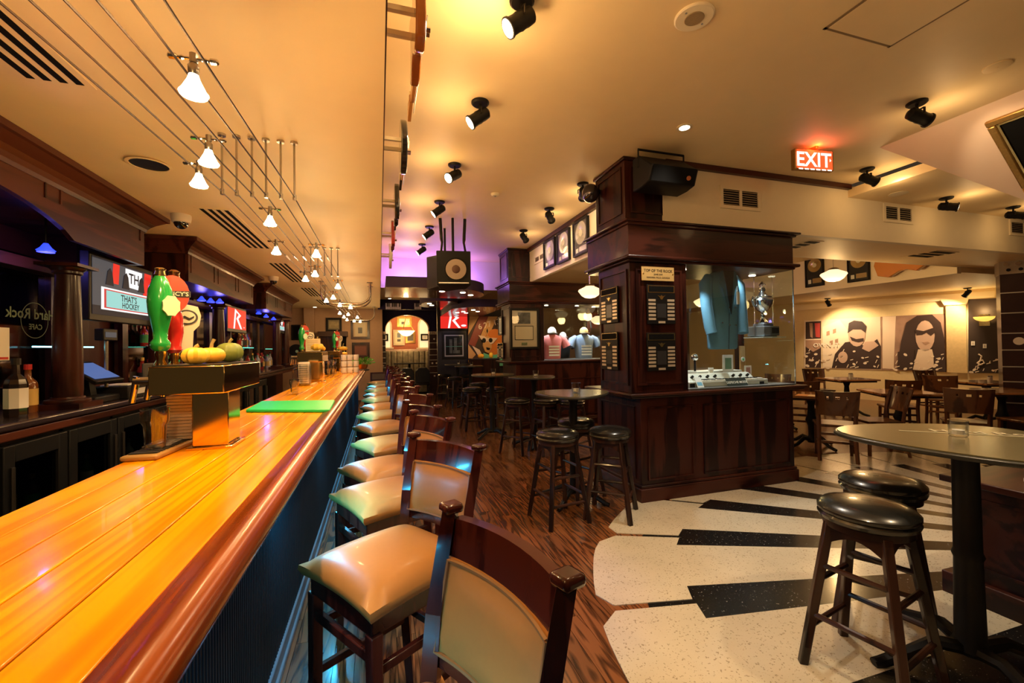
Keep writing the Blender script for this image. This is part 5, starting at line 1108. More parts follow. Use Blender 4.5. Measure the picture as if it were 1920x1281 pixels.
# ---------------- pillar speaker (wedge) and its bracket
c = at_y(1240,310,Y1-.12)
t = thing('wedge_speaker', 'black wedge loudspeaker hung beside the nearer pillar top', 'speaker', (2.62,Y1-.12,2.95))
U = V((.97,-.24,0)).normalized(); N = V((U.y,-U.x,0)); 
p0 = at_y(1195,283,Y1-.1); p1 = at_y(1297,290,Y1-.1)
W_ = .50; o = V((2.30,Y1-.04,2.94))
part(MB().prism([(.02,0),(.16,-.0),(.27,.02),(.32,.15),(.12,.31),(.02,.31)], o+V((0,0,0)), V((0,-1,0)), (0,0,1), (1,0,0), W_), 'cabinet', BLACK, t, world=True, bv=.012)
part(MB().add([o+V((.02,-.275,.025)),o+V((W_-.02,-.275,.025)),o+V((W_-.02,-.325,.15)),o+V((.02,-.325,.15))],[(0,1,2,3)]), 'grille', MATTBLACK, t, world=True)
part(MB().cyl(o+V((W_-.1,-.30,.07)),o+V((W_-.1,-.31,.067)),.02,n=12), 'badge', M('orange_badge',(.4,.12,.04),.5), t, world=True)
part(MB().tube([o+V((.0,-.12,.20)),o+V((.0,-.12,.365)),o+V((W_,-.12,.365)),o+V((W_,-.12,.20))],.012,4), 'bracket', BLACK, t, world=True)
# globe lamp stuck out on the pillar side
t = thing('globe_spotlight', 'small round chrome spotlight on the left of the pillar top', 'spotlight', (2.16,4.05,3.12)); part(MB().sphere((0,0,0),(.09,.09,.10),16,10), 'shell', M('dark_chrome',(.08,.07,.08),.12,.8), t, smooth=True); part(MB().cyl((.06,0,.02),(.11,0,.03),.02,n=10), 'arm', BLACK, t)
# ---------------- framed discs on the cream wall
def framed_disc(o, U, N, W_, H_, disc, matc, desc, plate=True, group='framed record awards', two=False):
    o,U,N = V(o),V(U),V(N); t = thing('framed_record', desc, 'framed record', o, 0, group); fw = .05*W_; q = lambda a,b,c,d: [(a,b),(c,b),(c,d),(a,d)]
    m = MB()
    for r in ((0,0,W_,fw),(0,H_-fw,W_,H_),(0,fw,fw,H_-fw),(W_-fw,fw,W_,H_-fw)): m.prism(q(*r), o, U, (0,0,1), N, .04)
    part(m, 'frame', BLACK, t, world=True); part(MB().prism(q(fw,fw,W_-fw,H_-fw), o, U, (0,0,1), N, .015), 'mat_board', matc, t, world=True)
    c = o+U*W_/2+V((0,0,H_*.63)); r = W_*.36
    m = MB().lathe([(r,.016),(r,.022),(r*.34,.022),(r*.33,.021)], c, 32, N); d = part(m, 'disc', disc, t, world=True, smooth=True)
    part(MB().lathe([(r*.32,.0225),(r*.31,.0235),(r*.05,.0235)], c, 20, N), 'disc_label', IVORY, d, world=True)
    part(MB().prism(q(.38*W_,.10*H_,.86*W_,.24*H_), o, U, (0,0,1), N, .02), 'title_plate', disc, t, world=True); part(MB().prism(q(.14*W_,.10*H_,.30*W_,.22*H_), o, U, (0,0,1), N, .019), 'cover_art', WHITEP, t, world=True)
    part(MB().prism(q(fw,fw,W_-fw,H_-fw), o, U, (0,0,1), N, .034), 'pane', PANE, t, world=True)
PLAT = M('platinum_disc',(.85,.80,.72),.25,.6); GDISC = M('gold_disc',(.75,.55,.25),.25,.8); MATG = M('mat_grey',(.10,.085,.085),.6); MATP = M('mat_violet',(.10,.06,.14),.6); MATK = M('mat_black',(.015,.013,.012),.5)
for k,(pa,pb,d_,mt) in enumerate((((1023,507),(1043,441),'leftmost framed platinum disc on the cream soffit',MATG),((1048,497),(1070,424),'middle framed disc with violet mat on the cream soffit',MATP),((1079,484),(1105,403),'rightmost framed platinum disc on the cream soffit',MATG))):
    a = at_x(*pa,2.69); b = at_x(*pb,2.69); a.z = max(a.z,2.735); framed_disc((2.688,a.y,a.z), (0,-1,0), (-1,0,0), a.y-b.y, min(b.z,3.24)-a.z, PLAT, mt, d_)
# ---------------- second pillar: framed letter, photo, shirts
a = at_y(956,655,Y2+.02); b = at_y(1009,579,Y2+.02); o = V((a.x,Y2+.004,a.z)); W_ = b.x-a.x; H_ = b.z-a.z; q = lambda a,b,c,d: [(a,b),(c,b),(c,d),(a,d)]
def framed(o, U, N, W_, H_, frame, matc, pics, desc, fw=.04, group=None, glass=True):
    o,U,N = V(o),V(U),V(N); t = thing('framed_picture', desc, 'picture', o, 0, group); m = MB()
    for r in ((0,0,W_,fw),(0,H_-fw,W_,H_),(0,fw,fw,H_-fw),(W_-fw,fw,W_,H_-fw)): m.prism(q(*r), o, U, (0,0,1), N, .03)
    part(m, 'frame', frame, t, world=True); part(MB().prism(q(fw,fw,W_-fw,H_-fw), o, U, (0,0,1), N, .012), 'mat_board', matc, t, world=True)
    for kk,(a,b,c,d,mm,nm) in enumerate(pics): part(MB().prism(q(a*W_,b*H_,c*W_,d*H_), o, U, (0,0,1), N, .014+.002*kk), nm, mm, t, world=True)
    if glass: part(MB().prism(q(fw,fw,W_-fw,H_-fw), o, U, (0,0,1), N, .024), 'pane', PANE, t, world=True)
    return t
MATB = M('mat_beige',(.50,.42,.31),.7); BW = M('bw_photo',(.10,.095,.09),.5,noise=.95,nscale=14); SEPIA = M('sepia_print',(.55,.42,.26),.7,noise=.15,nscale=50); BEIGE = M('letter_paper',(.62,.53,.38),.7)
framed(o, (1,0,0), (0,-1,0), W_, H_, BLACK, MATB, [(.27,.62,.70,.90,BW,'photo'),(.16,.22,.80,.57,BLACK,'letter_border'),(.18,.235,.78,.555,BEIGE,'letter'),(.38,.09,.58,.16,GOLD,'brass_plate')], 'framed photograph and letter on the farther pillar')
a = at_x(937,629,2.30); b = at_x(947,597,2.30); framed((2.296,a.y,a.z), (0,-1,0), (-1,0,0), .27, .36, BLACK, WHITEP, [(.2,.15,.8,.85,BW,'photo')], 'small framed photo on the side of the farther pillar', .025)
def mannequin(loc, cloth, desc, cap, capm, s=1.0, prt=None, back=False):
    t = thing('dressed_torso', desc, 'shirt', loc, 0, 'dressed torsos in the farther case')
    part(garment([(0,.17*s,.10*s,0),(.03*s,.175*s,.11*s,0),(.25*s,.19*s,.12*s,0),(.38*s,.22*s,.11*s,0),(.44*s,.18*s,.09*s,0),(.48*s,.07*s,.06*s,0)],0), 'shirt_body', cloth, t, smooth=True)
    for q_ in (-1,1): part(MB().tube([(q_*.17*s,0,.42*s),(q_*.25*s,-.01,.37*s),(q_*.31*s,-.02,.24*s)],[.055*s,.075*s,.085*s],12), 'sleeve', cloth, t, smooth=True)
    if prt:
        for k in range(4): part(MB().box(-.11*s,-.128*s,(.06+.055*k)*s,.11*s,-.122*s,(.095+.055*k)*s), 'print_line', prt, t)
    if cap:
        part(MB().sphere((0,-.02,.53*s),(.085*s,.095*s,.10*s),16,6,-.2,1), 'cap_crown', capm, t, smooth=True); part(MB().prism([(.085*s*math.cos(a*math.pi/10),-.13*s*math.sin(a*math.pi/10)) for a in range(11)], (0,-.06*s,.50*s), h=.012), 'cap_peak', M('cap_grey',(.3,.29,.28),.7) if 'cap_grey' not in bpy.data.materials else bpy.data.materials['cap_grey'], t)
    return t
YD = Y2+.4; PINK = M('pink_jersey',(.60,.16,.15),.8); BLU = M('grey_blue_shirt',(.20,.26,.38),.8,noise=.15,nscale=20); CAPW = M('white_cap',(.8,.78,.74),.8)
x1_ = at_y(1033,672,YD).x; x2_ = at_y(1088,672,YD).x
mannequin((x1_,YD-.05,1.255), PINK, 'pink lettered shirt with white cap in the farther case', True, CAPW, 1.0, IVORY)
mannequin((x2_+.08,YD,1.255), BLU, 'grey-blue shirt with printed back in the farther case', True, M('gold_cap',(.5,.38,.15),.8), 1.0, M('shirt_print',(.6,.6,.58),.8))
mannequin((x1_+.36,YD+.24,1.26), BLACK, 'dark shirt with pale cap between the two shirts', True, CAPW, .85)
# ================================================================ CENTRE BACK
# hanging speakers
for i,(px,py,Y,s) in enumerate(((850,506,5.9,.46),(836,512,6.45,.46))):
    c = at_y(px,py,Y); t = thing('hanging_speaker', ['large black hanging loudspeaker with a pale cone facing the camera','second black hanging loudspeaker behind the first'][i], 'speaker', (c.x,Y,c.z-.24), math.radians(-8 if i == 0 else 25), 'hanging loudspeakers')
    part(MB().add([(-s/2,-.2,0),(s/2,-.2,0),(s/2*.8,.25,0),(-s/2*.8,.25,0),(-s/2,-.2,.46),(s/2,-.2,.46),(s/2*.8,.25,.5),(-s/2*.8,.25,.5)],[(3,2,1,0),(4,5,6,7),(0,1,5,4),(1,2,6,5),(2,3,7,6),(3,0,4,7)]), 'cabinet', BLACK, t, bv=.01)
    if i == 0:
        part(MB().lathe([(.165,0),(.165,.012),(.15,.014),(.14,.004)], (.03,-.2,.21), 28, (0,-1,0)), 'surround', BLACK, t, smooth=True); part(MB().lathe([(.138,.012),(.07,-.0),(.068,.002)], (.03,-.2,.21), 28, (0,-1,0)), 'cone', M('paper_cone',(.42,.33,.26),.7), t, smooth=True); part(MB().sphere((.03,-.2,.21),(.062,.03,.062),16,8), 'dust_cap', M('dust_cap',(.12,.06,.04),.6), t, smooth=True)
        part(MB().box(-s/2+.03,-.205,.02,s/2-.03,-.2,.035), 'grille_edge', STEEL, t)
    zz = ZM-(c.z-.24)
    for x in (-.15,.15) if i == 0 else (): part(MB().tube([(x*1.1,-.12,.46),(x,.0,.62),(x*1.05,.05,.68),(x*1.15,.05,zz)],[.016,.016,.022,.022],6), 'hanger', BLACK, t)
    part(MB().cyl((0,.02,.47),(0,.02,zz),.018,n=8), 'pole', BLACK, t)
# tiers of curved soffit with downlights
WOODSOF = M('soffit_wood',(.10,.045,.025),.25,coat=.4)
def tier(i, poly, z0, z1, lights, desc):
    t = thing('curved_soffit', desc, 'soffit', (sum(p[0] for p in poly)/len(poly),sum(p[1] for p in poly)/len(poly),z0), 0, 'curved purple soffit tiers')
    part(MB().prism(poly, (0,0,z0+.01), h=z1-z0-.01), 'fascia', PURPLE, t, world=True, smooth=True); part(MB().prism(poly, (0,0,z0), h=.01), 'underside', WOODSOF, t, world=True)
    for (x,y) in lights: part(MB().cyl((x,y,z0-.006),(x,y,z0),.05,n=14), 'downlight', DOWN, t, world=True)
def arcp(cx,cy,rx,ry,a0,a1,n=24): return [(cx+rx*math.cos(math.radians(a0+(a1-a0)*k/n)),cy+ry*math.sin(math.radians(a0+(a1-a0)*k/n))) for k in range(n+1)]
tier(0, [(.12,8.78),(.12,7.4)]+arcp(1.15,8.4,.85,1.05,-100,0)+[(2.0,8.78)], 2.53, 2.72, [(1.1,7.75),(1.5,7.85),(1.72,8.2)], 'largest curved purple soffit tier below the lilac wall')
tier(1, arcp(1.35,10.0,.42,.75,180,360)+arcp(1.35,10.3,.42,.5,0,180,12), 2.52, 2.72, [(1.1,9.8),(1.2,10.2)], 'small curved purple soffit tier left of the letter screen')
tier(2, arcp(2.4,10.2,.75,.8,180,300)+[(2.9,12.42),(1.7,12.42)], 2.42, 2.60, [(2.2,10.2),(2.4,10.6),(2.05,10.7),(2.2,11.1),(1.95,11.0)], 'curved purple soffit tier above the carved mural')
# cove light above tier
single(MB().box(.2,8.62,2.73,1.95,8.66,2.75), 'cove_light', VIOLET, 'violet cove light behind the curved soffit', 'light strip')
for x in (.5,1.1,1.7): light('POINT', (x,8.5,2.86), 13, (.50,.24,1), .06, name='cove_glow')
# TV wall
YV = 12.4
tv0 = at_y(826,616,YV); tv1 = at_y(876,588,YV)
struct(MB().box(at_y(820,600,YV).x,YV+.05,0,4.4,YV+.15,2.95), 'wall_centre_far', M('dark_panel_wall',(.012,.009,.012),.5))
t = thing('television', 'large centre screen showing a white letter on red', 'television', (tv0.x,YV,tv0.z)); W_ = tv1.x-tv0.x; H_ = tv1.z-tv0.z; o = V((tv0.x,YV,tv0.z)); U,N = V((1,0,0)),V((0,-1,0))
part(MB().prism(q(-.04,-.06,W_+.04,H_+.04), o-N*.05, U, (0,0,1), N, .05), 'casing', BLACK, t, world=True); part(MB().prism(q(0,0,W_,H_), o, U, (0,0,1), N, .003), 'screen', SCR_RED, t, world=True)
lm = MB(); [lm.prism([(p[0]*W_,p[1]*H_) for p in pp], o, U, (0,0,1), N, .005) for pp in [[(.27,.02),(.34,.02),(.43,.90),(.36,.99)],[(.36,.99),(.42,.85),(.58,.72),(.70,.71)],[(.70,.71),(.56,.73),(.43,.52),(.54,.53)],[(.43,.52),(.54,.53),(.75,.03),(.66,.03)]]]; part(lm, 'letter', SCR_WHITE, t, world=True)
part(MB().prism([(W_*(.86+.10*math.cos(k*math.pi/6)),H_*(.19+.07*math.sin(k*math.pi/6))) for k in range(12)], o, U, (0,0,1), N, .005), 'logo_patch', SCR_WHITE, t, world=True)
# upper reflecting red screen
tv2 = at_y(826,584,YV); t = thing('ceiling_screen', 'narrow red and white screen strip above the centre screen', 'television', (tv0.x,YV,tv2.z)); z1_ = at_y(850,566,YV).z
part(MB().prism(q(0,0,W_,z1_-tv2.z), V((tv0.x,YV,tv2.z+.04)), U, (0,0,1), N, .004), 'screen', SCR_RED, t, world=True); part(MB().prism(q(.25*W_,0,.65*W_,z1_-tv2.z), V((tv0.x,YV,tv2.z+.04)), U, (0,0,1), N, .006), 'pale_band', SCR_WHITE, t, world=True); part(MB().prism(q(-.02,-.02,W_+.02,z1_-tv2.z+.02), V((tv0.x,YV+.045,tv2.z+.04)), U, (0,0,1), N, .04), 'casing', BLACK, t, world=True)
a = at_y(830,673,YV); b = at_y(873,624,YV)
framed((a.x,YV+.04,a.z), (1,0,0), (0,-1,0), b.x-a.x, b.z-a.z, BLACK, M('silver_mat',(.45,.40,.45),.35,.3), [(.14,.13,.86,.88,BLACK,'photo'),(.30,.2,.42,.75,BW,'figure'),(.5,.3,.62,.8,BW,'figure'),(.45,.2,.75,.32,BW,'instrument'),(.12,.46,.88,.48,M('teal_line',(.10,.30,.24),.4),'reflection_strip')], 'large silver matted dark picture below the centre screen', .06)  # thin teal strip paints a glass-edge reflection across the picture
# carved mural right of the screen
YM = YV-.02; ma = at_y(878,690,YM); mb_ = at_y(946,592,YM); 
t = thing('carved_mural', 'carved painted wood mural with a face in sunglasses', 'mural', (ma.x,YM,ma.z)); W_ = mb_.x-ma.x; H_ = mb_.z-ma.z; o = V((ma.x,YM,ma.z)); U,N = V((1,0,0)),V((0,-1,0))
WD = [M('mural_maroon',(.20,.03,.02),.5),M('mural_tan',(.50,.27,.10),.5),M('mural_orange',(.55,.16,.02),.5),M('mural_dark',(.04,.02,.015),.6),M('mural_teal',(.12,.50,.36),.4),M('mural_pale',(.65,.50,.42),.5)]
mu = lambda pl,m_,nm,d: part(MB().prism([(W_*a,H_*b) for a,b in pl], o, U, (0,0,1), N, d), nm, m_, t, world=True, bv=.006)
mu([(0,0),(1,0),(1,1),(0,1)], WD[3], 'backing', .02)
mu([(0,.62),(.30,.98),(.05,.98)], WD[1], 'ray', .04); mu([(.3,.98),(.0,.45),(.18,.40),(.55,.98)], WD[0], 'ray', .035); mu([(.55,.98),(.30,.55),(.48,.5),(.8,.98)], WD[1], 'ray', .04); mu([(.0,.45),(.0,.1),(.2,.25)], WD[1], 'ray', .04)
mu([(.72+.30*math.cos(a*math.pi/10),.48+.26*math.sin(a*math.pi/10)) for a in range(20)], WD[2], 'sun_disc', .05)
mu([(.40,.55),(.50,.62),(.62,.55),(.62,.38),(.54,.27),(.44,.30),(.38,.42)], WD[1], 'face', .07)
mu([(.26,.62),(.42,.60),(.50,.56),(.60,.57),(.78,.56),(.66,.46),(.58,.44),(.53,.5),(.48,.5),(.44,.47),(.36,.52)], WD[5], 'sunglasses', .085)
for xx in (.41,.59): mu([(xx+.055*math.cos(a*math.pi/6),.52+.045*math.sin(a*math.pi/6)) for a in range(12)], BLACK, 'lens', .09)
mu([(.47,.39),(.58,.37),(.55,.33),(.48,.34)], BLACK, 'mouth', .08)
mu([(.44,.70),(.50,.82),(.56,.70),(.50,.60)], WD[1], 'flame', .07); mu([(.48,.70),(.50,.76),(.53,.70),(.50,.64)], BLACK, 'flame_core', .075)
mu([(.1,.42),(.30,.34),(.42,.15),(.34,.12),(.2,.3)], WD[5], 'arm', .06)
mu([(.38,.10),(.40,.28),(.55,.24),(.72,.24),(.98,.30),(.98,.02),(.70,.02)], WD[4], 'leaf_cluster', .06)
part(MB().text('6 27 13 3', H_*.15, o+U*W_*.66+V((0,0,H_*.80)), V((.96,0,.26)), V((-.26,0,.96)), N, .05), 'numerals', WD[5], t, world=True)
sv = at_y(905,672,YM-.35); t = thing('wooden_ledge', 'dark wooden ledge under the carved mural', 'ledge', (sv.x,YM-.3,0)); part(MB().box(-.35,-.25,0,.45,.25,sv.z-.03), 'cabinet', MAHOG, t); part(MB().box(-.38,-.28,sv.z-.03,.48,.28,sv.z), 'top', M('ledge_top',(.06,.045,.06),.25), t)
gourd((sv.x-.05,YM-.35,sv.z), .09,.13,8,.05,GO,'orange pumpkin on the ledge under the mural'); gourd((sv.x+.25,YM-.35,sv.z), .06,.16,6,.03,GY,'yellow pear-shaped gourd on the ledge under the mural')
light('SPOT', (sv.x,YM-1.2,2.3), 40, WARM, .05, (sv.x+.1,YM,1.6), 70, .6, name='mural_beam'); light('SPOT', (tv0.x+.4,YM-1.3,2.3), 14, (.8,.7,1), .05, (tv0.x+.3,YM,1.3), 60, .6, name='picture_beam')
# ================================================================ ARCH AND ALCOVE
YA = 14.0
xa0 = at_y(707,650,YA).x; xa1 = at_y(822,650,YA).x; o0 = at_y(723,650,YA).x; o1 = at_y(804.5,650,YA).x; zs = at_y(760,617,YA).z; zt = at_y(763,591,YA).z
n = 24; cx = (o0+o1)/2; rx = (o1-o0)/2
arc = [(cx-rx*math.cos(math.pi*k/n), zs+(zt-zs)*math.sin(math.pi*k/n)) for k in range(n+1)]
struct(MB().prism([(xa0,0),(o0,0)]+arc+[(o1,0),(xa1,0),(xa1,3.0),(xa0,3.0)], (0,YA,0), (1,0,0), (0,0,1), (0,1,0), .25), 'wall_arch', NAVY)
tr = MB(); w_ = .02
for k in range(n):
    a,b = arc[k],arc[k+1]; tr.bar((a[0],YA-.01,a[1]),(b[0],YA-.01,b[1]),.03,.02)
struct(tr, 'trim_3', GOLDF)
struct(MB().box(-1.2,15.9,0,3.6,16,3.2), 'wall_alcove', REDWALL); struct(MB().box(-1.2,14.25,2.9,3.6,16,3.0), 'ceiling_alcove', CREAM)
DOT = M('pearl_dot',(.75,.66,.6),.4); FRET = M('fret_metal',(.7,.66,.6),.35,.7)
def fretpost(x0, x1, Y, z0, z1, frets, dots, desc, metal=True):
    t = thing('fretboard_column', desc, 'column', ((x0+x1)/2,Y,z0), 0, 'guitar-neck columns'); w = x1-x0; h = z1-z0
    part(MB().box(-w/2,0,0,w/2,w*.5,h), 'board', M('rosewood',(.035,.013,.012),.35,coat=.3,noise=.3,nscale=10) if 'rosewood' not in bpy.data.materials else bpy.data.materials['rosewood'], t)
    for f in frets: part(MB().box(-w/2,-.012,h*f-.008,w/2,0,h*f+.008), 'fret', FRET, t)
    for (f,k) in dots:
        for xx in ([0] if k == 1 else [-.22*w,.22*w]): part(MB().cyl((xx,-.008,h*f),(xx,0,h*f),.095*w,n=16), 'inlay_dot', DOT, t)
    if metal:
        part(MB().box(-w/2-.01,-.02,h-.32*w,w/2+.01,w*.5,h), 'nut_plate', M('aged_metal',(.5,.42,.34),.35,.7) if 'aged_metal' not in bpy.data.materials else bpy.data.materials['aged_metal'], t)
        for k in range(5): part(MB().cyl(((-.4+.2*k)*w,-.03,h-.08*w),((-.4+.2*k)*w,-.02,h-.08*w),.05*w,n=8), 'bolt', SILVER, t); part(MB().cyl(((-.36+.2*k)*w,-.03,h-.22*w),((-.36+.2*k)*w,-.02,h-.22*w),.04*w,n=8), 'bolt', BLACK, t)
    return t
zt_ = at_y(712,622,YA-.1).z
fretpost(xa0,o0,YA-.12,0,zt_,(.45,.52,.60,.69,.78,.88),((.83,1),(.48,2)),'narrow fretboard column left of the arch')
fretpost(o1,xa1,YA-.12,0,zt_,(.35,.45,.55,.63,.72,.82),((.88,1),(.50,2),(.30,1)),'narrow fretboard column right of the arch')
# piano key soffit bands
for i,(pa,pb) in enumerate((((723,580),(752,569)),((777,580),(790,569)))):
    Y = 12.9; a = at_y(*pa,Y); b = at_y(*pb,Y); t = thing('key_panel', ['left','right'][i]+' piano-key panel above the arch', 'panel', (a.x,Y,a.z), 0, 'piano-key panels'); W_ = b.x-a.x; H_ = b.z-a.z; nk = 9 if i == 0 else 4
    part(MB().box(-.01,.03,-.02,W_+.01,.06,H_+.02), 'backing', BLACK, t)
    for k in range(nk): part(MB().box(W_*k/nk+.004,0,0,W_*(k+1)/nk-.004,.03,H_), 'white_key', M('lilac_key',(.55,.48,.6),.4) if 'lilac_key' not in bpy.data.materials else bpy.data.materials['lilac_key'], t)
    for k in range(nk-1):
        if k%7 not in (2,6): part(MB().box(W_*(k+.68)/nk,-.015,H_*.4,W_*(k+1.32)/nk,0,H_), 'black_key', BLACK, t)
struct(MB().box(XS,12.96,2.66,1.9,13.05,2.95), 'wall_key_band', NAVY)
# alcove: booth, windows, pictures, pendant
t = thing('booth_bench', 'tufted floral booth bench inside the arch', 'bench', (cx,15.3,0)); FLO = M('floral_fabric',(.26,.22,.15),.8,noise=.9,nscale=9); zb = at_y(760,658,15.4).z
bw = 1.5*rx; part(MB().box(-1.35*rx,-.45,0,1.35*rx,.05,.45), 'seat', FLO, t, bv=.04)
for k in range(9): x = -1.3*rx+k*2.6*rx/9; part(MB().box(x+.004,.05,.42,x+2.6*rx/9-.004,.25,zb), 'back_tuft', FLO, t, bv=.05)
part(MB().tube([(-1.3*rx,.15,zb),(1.3*rx,.15,zb)],.06,10), 'top_roll', M('roll_fabric',(.45,.32,.26),.8,noise=.4,nscale=8), t, smooth=True)
t = thing('booth_table', 'dark rectangular booth table inside the arch', 'table', (cx+.1,14.75,0)); zt2 = at_y(762,681,14.75).z; part(MB().box(-.75*rx,-.3,zt2-.03,.75*rx,.3,zt2), 'table_top', BLACK, t); part(MB().cyl((0,0,.02),(0,0,zt2-.03),.04,n=12), 'column', BLACK, t); part(MB().cyl((0,0,0),(0,0,.02),.25,n=20), 'base', BLACK, t)
for i,(xc,d_) in enumerate(((o0+.02,'left'),(o1-.02,'right'))):
    px0,px1 = ((700,733) if i == 0 else (785,818)); a = at_y(px0,652,15.9); b = at_y(px1,610,15.9); w_ = b.x-a.x; za = a.z; zb_ = b.z
    pts = [(0,0),(w_,0)]+[(w_/2+w_/2*math.cos(math.pi*k/12), zb_-za+w_*.45*math.sin(math.pi*k/12)) for k in range(13)]
    wn = struct(MB().prism(pts, (a.x,15.87,za), (1,0,0), (0,0,1), (0,-1,0), .02), 'window_%d' % (i+1), M('window_cream',(.85,.78,.6),.5,emit=(1,.82,.55),es=.55) if 'window_cream' not in bpy.data.materials else bpy.data.materials['window_cream'])
    fr = MB(); rr_ = pts[2:]+[pts[0]]
    for k in range(len(rr_)-1): fr.bar((a.x+rr_[k][0],15.84,za+rr_[k][1]),(a.x+rr_[k+1][0],15.84,za+rr_[k+1][1]),.04,.05)
    fr.bar((a.x+pts[1][0],15.84,za),(a.x+pts[1][0],15.84,za+pts[2][1]),.04,.05); part(fr, 'window_frame', IVORY, wn); part(MB().box(a.x-.08,15.70,za-.05,b.x+.08,15.88,za), 'window_sill', IVORY, wn)
    f0 = at_y(*((708,640) if i == 0 else (789,639)),15.8); f1 = at_y(*((728,626) if i == 0 else (804,626)),15.8); framed((f0.x,15.84,f0.z), (1,0,0), (0,-1,0), f1.x-f0.x, f1.z-f0.z, BLACK, WHITEP, [(.3,.3,.7,.7,M('pale_blue_print%d'%i,(.5,.55,.65),.6),'print')], 'small black framed print in the %s alcove window' % d_, .05, glass=False)
for (pa,pb,fm,d_,pics) in (((744.5,613),(772,594),GOLDF,'gilt framed sketch at the top of the alcove',[(.2,.2,.8,.8,WHITEP,'print'),(.3,.25,.5,.5,BW,'drawing')]),((737.5,648),(758.5,618.5),M('pale_frame',(.6,.5,.36),.5),'pale framed document on the left of the alcove',[(.35,.5,.65,.8,M('slate_print',(.2,.24,.3),.6),'photo'),(.35,.25,.65,.4,BW,'photo')]),((760.5,643.5),(778.5,622),GOLDF,'gilt framed group photo on the right of the alcove',[(.2,.2,.8,.8,BW,'photo')])):
    a = at_y(*pa,15.85); b = at_y(*pb,15.85); framed((a.x,15.89,a.z), (1,0,0), (0,-1,0), b.x-a.x, b.z-a.z, fm, M('cream_mat',(.78,.68,.5),.7) if 'cream_mat' not in bpy.data.materials else bpy.data.materials['cream_mat'], pics, d_, .07, glass=False)
c = at_y(762,624,15.0); t = thing('bowl_pendant', 'glowing alabaster bowl pendant inside the arch', 'pendant lamp', (c.x,15.0,c.z)); rr = at_y(778,620,15.0).x-c.x
part(MB().lathe([(.02,-.12),(.12,-.10),(rr*.75,-.02),(rr,.06),(rr*.97,.065),(rr*.7,.0),(.05,-.08)], n=28), 'bowl', M('alabaster',(.9,.75,.5),.5,emit=(1,.75,.4),es=3), t, smooth=True)
for k in range(3): a = k*2.09; part(MB().cyl((rr*.9*math.cos(a),rr*.9*math.sin(a),.06),(0,0,.55),.012,n=6), 'chain', GOLDF, t)
part(MB().cyl((0,0,.5),(0,0,2.9-c.z),.015,n=6), 'rod', GOLDF, t)
light('POINT', (c.x,15.0,c.z+.35), 45, WARM, .08, name='pendant_light'); light('POINT', (c.x,15.0,c.z-.3), 14, WARM, .08, name='pendant_light')
# floor-side clutter by the bar end: dark stacked stools silhouette, panels
t = thing('low_screen', 'dark panelled low screen at the end of the bar', 'screen', (.0,12.6,0)); part(MB().box(-.25,0,0,.22,.08,.85), 'panel', MAHOG, t)
for k in range(4): part(MB().box(-.2,-.012,.08+k*.19,.18,0,.24+k*.19), 'board', M('greyed_board',(.10,.07,.06),.6) if 'greyed_board' not in bpy.data.materials else bpy.data.materials['greyed_board'], t)
for i,px in enumerate((733,762,791)):
    p = at_z(px,740,0); t = thing('booth_chair', ['left','middle','right'][i]+' dark upholstered chair back in front of the booth', 'chair', (at_y(px,700,13.2).x,13.2,0), 0, 'dark chairs in front of the booth')
    part(MB().box(-.22,-.2,.4,.22,.2,.48), 'seat', BLACKL, t, bv=.03); part(MB().prism([(-.22,0),(.22,0),(.21,.35),(.12,.45),(-.12,.45),(-.21,.35)], (0,-.2,.48), (1,0,0), (0,0,1), (0,-1,0), .06), 'backrest', BLACKL, t, bv=.02)
    for sx in (-.18,.18):
        for sy in (-.16,.16): part(MB().box(sx-.02,sy-.02,0,sx+.02,sy+.02,.4), 'leg', BLACK, t)
# far bar wall
YW = 13.4
for (pa,pb,fm,mt,pics,d_,fw) in (((611,622),(640.5,596),BLACK,M('grey_green_print',(.20,.17,.11),.6),[(.2,.25,.8,.75,M('street_print',(.35,.28,.15),.6,noise=.6,nscale=10),'print')],'dark framed street print over the fireplace',.06),
    ((658,636),(693,600),MAHOG,SEPIA,[(.22,.15,.78,.88,BEIGE,'document'),(.38,.3,.6,.6,BW,'photo')],'large framed sepia document by the bar end',.07),((660,672),(693,642),MAHOG,M('brown_print',(.10,.03,.02),.5),[(.15,.2,.8,.75,M('maroon_print',(.2,.06,.04),.5),'print')],'lower dark framed picture by the bar end',.07),((546,638),(565,609),BLACK,MATTBLACK,[],'plain black panel on the far bar wall',.04)):
    a = at_y(*pa,YW-.04); b = at_y(*pb,YW-.04); framed((a.x,YW-.002,a.z), (1,0,0), (0,-1,0), b.x-a.x, b.z-a.z, fm, mt, pics, d_, fw, glass=False)
a = at_y(598,680,YW-.1); b = at_y(652,622,YW-.1); t = thing('fireplace', 'black fireplace surround with deep mantel on the far bar wall', 'fireplace', ((a.x+b.x)/2,YW-.1,0)); w_ = (b.x-a.x)/2; part(MB().box(-w_,-.25,b.z-.14,w_,.095,b.z), 'mantel', M('mantel_wood',(.05,.02,.012),.5), t); part(MB().box(-w_+.08,-.1,0,-w_+.4,.1,b.z-.14), 'jamb', MAHOG, t); part(MB().box(-w_+.4,0,0,w_-.05,.1,b.z-.14), 'opening', MATTBLACK, t)
struct(MB().box(at_y(571,600,13.2).x-.02,13.2,0,at_y(571,600,13.2).x+.25,13.4,ZB), 'trim_4', TAN)
t = thing('wall_dispenser', 'round black dispenser on the far bar wall', 'dispenser', at_y(556,657,YW-.1)); part(MB().cyl((0,0,0),(0,-.12,0),.17,n=24), 'drum', BLACK, t, smooth=True); part(MB().cyl((.03,-.12,-.03),(.03,-.125,-.03),.04,n=12), 'logo', M('mint_dot',(.3,.5,.42),.5), t)
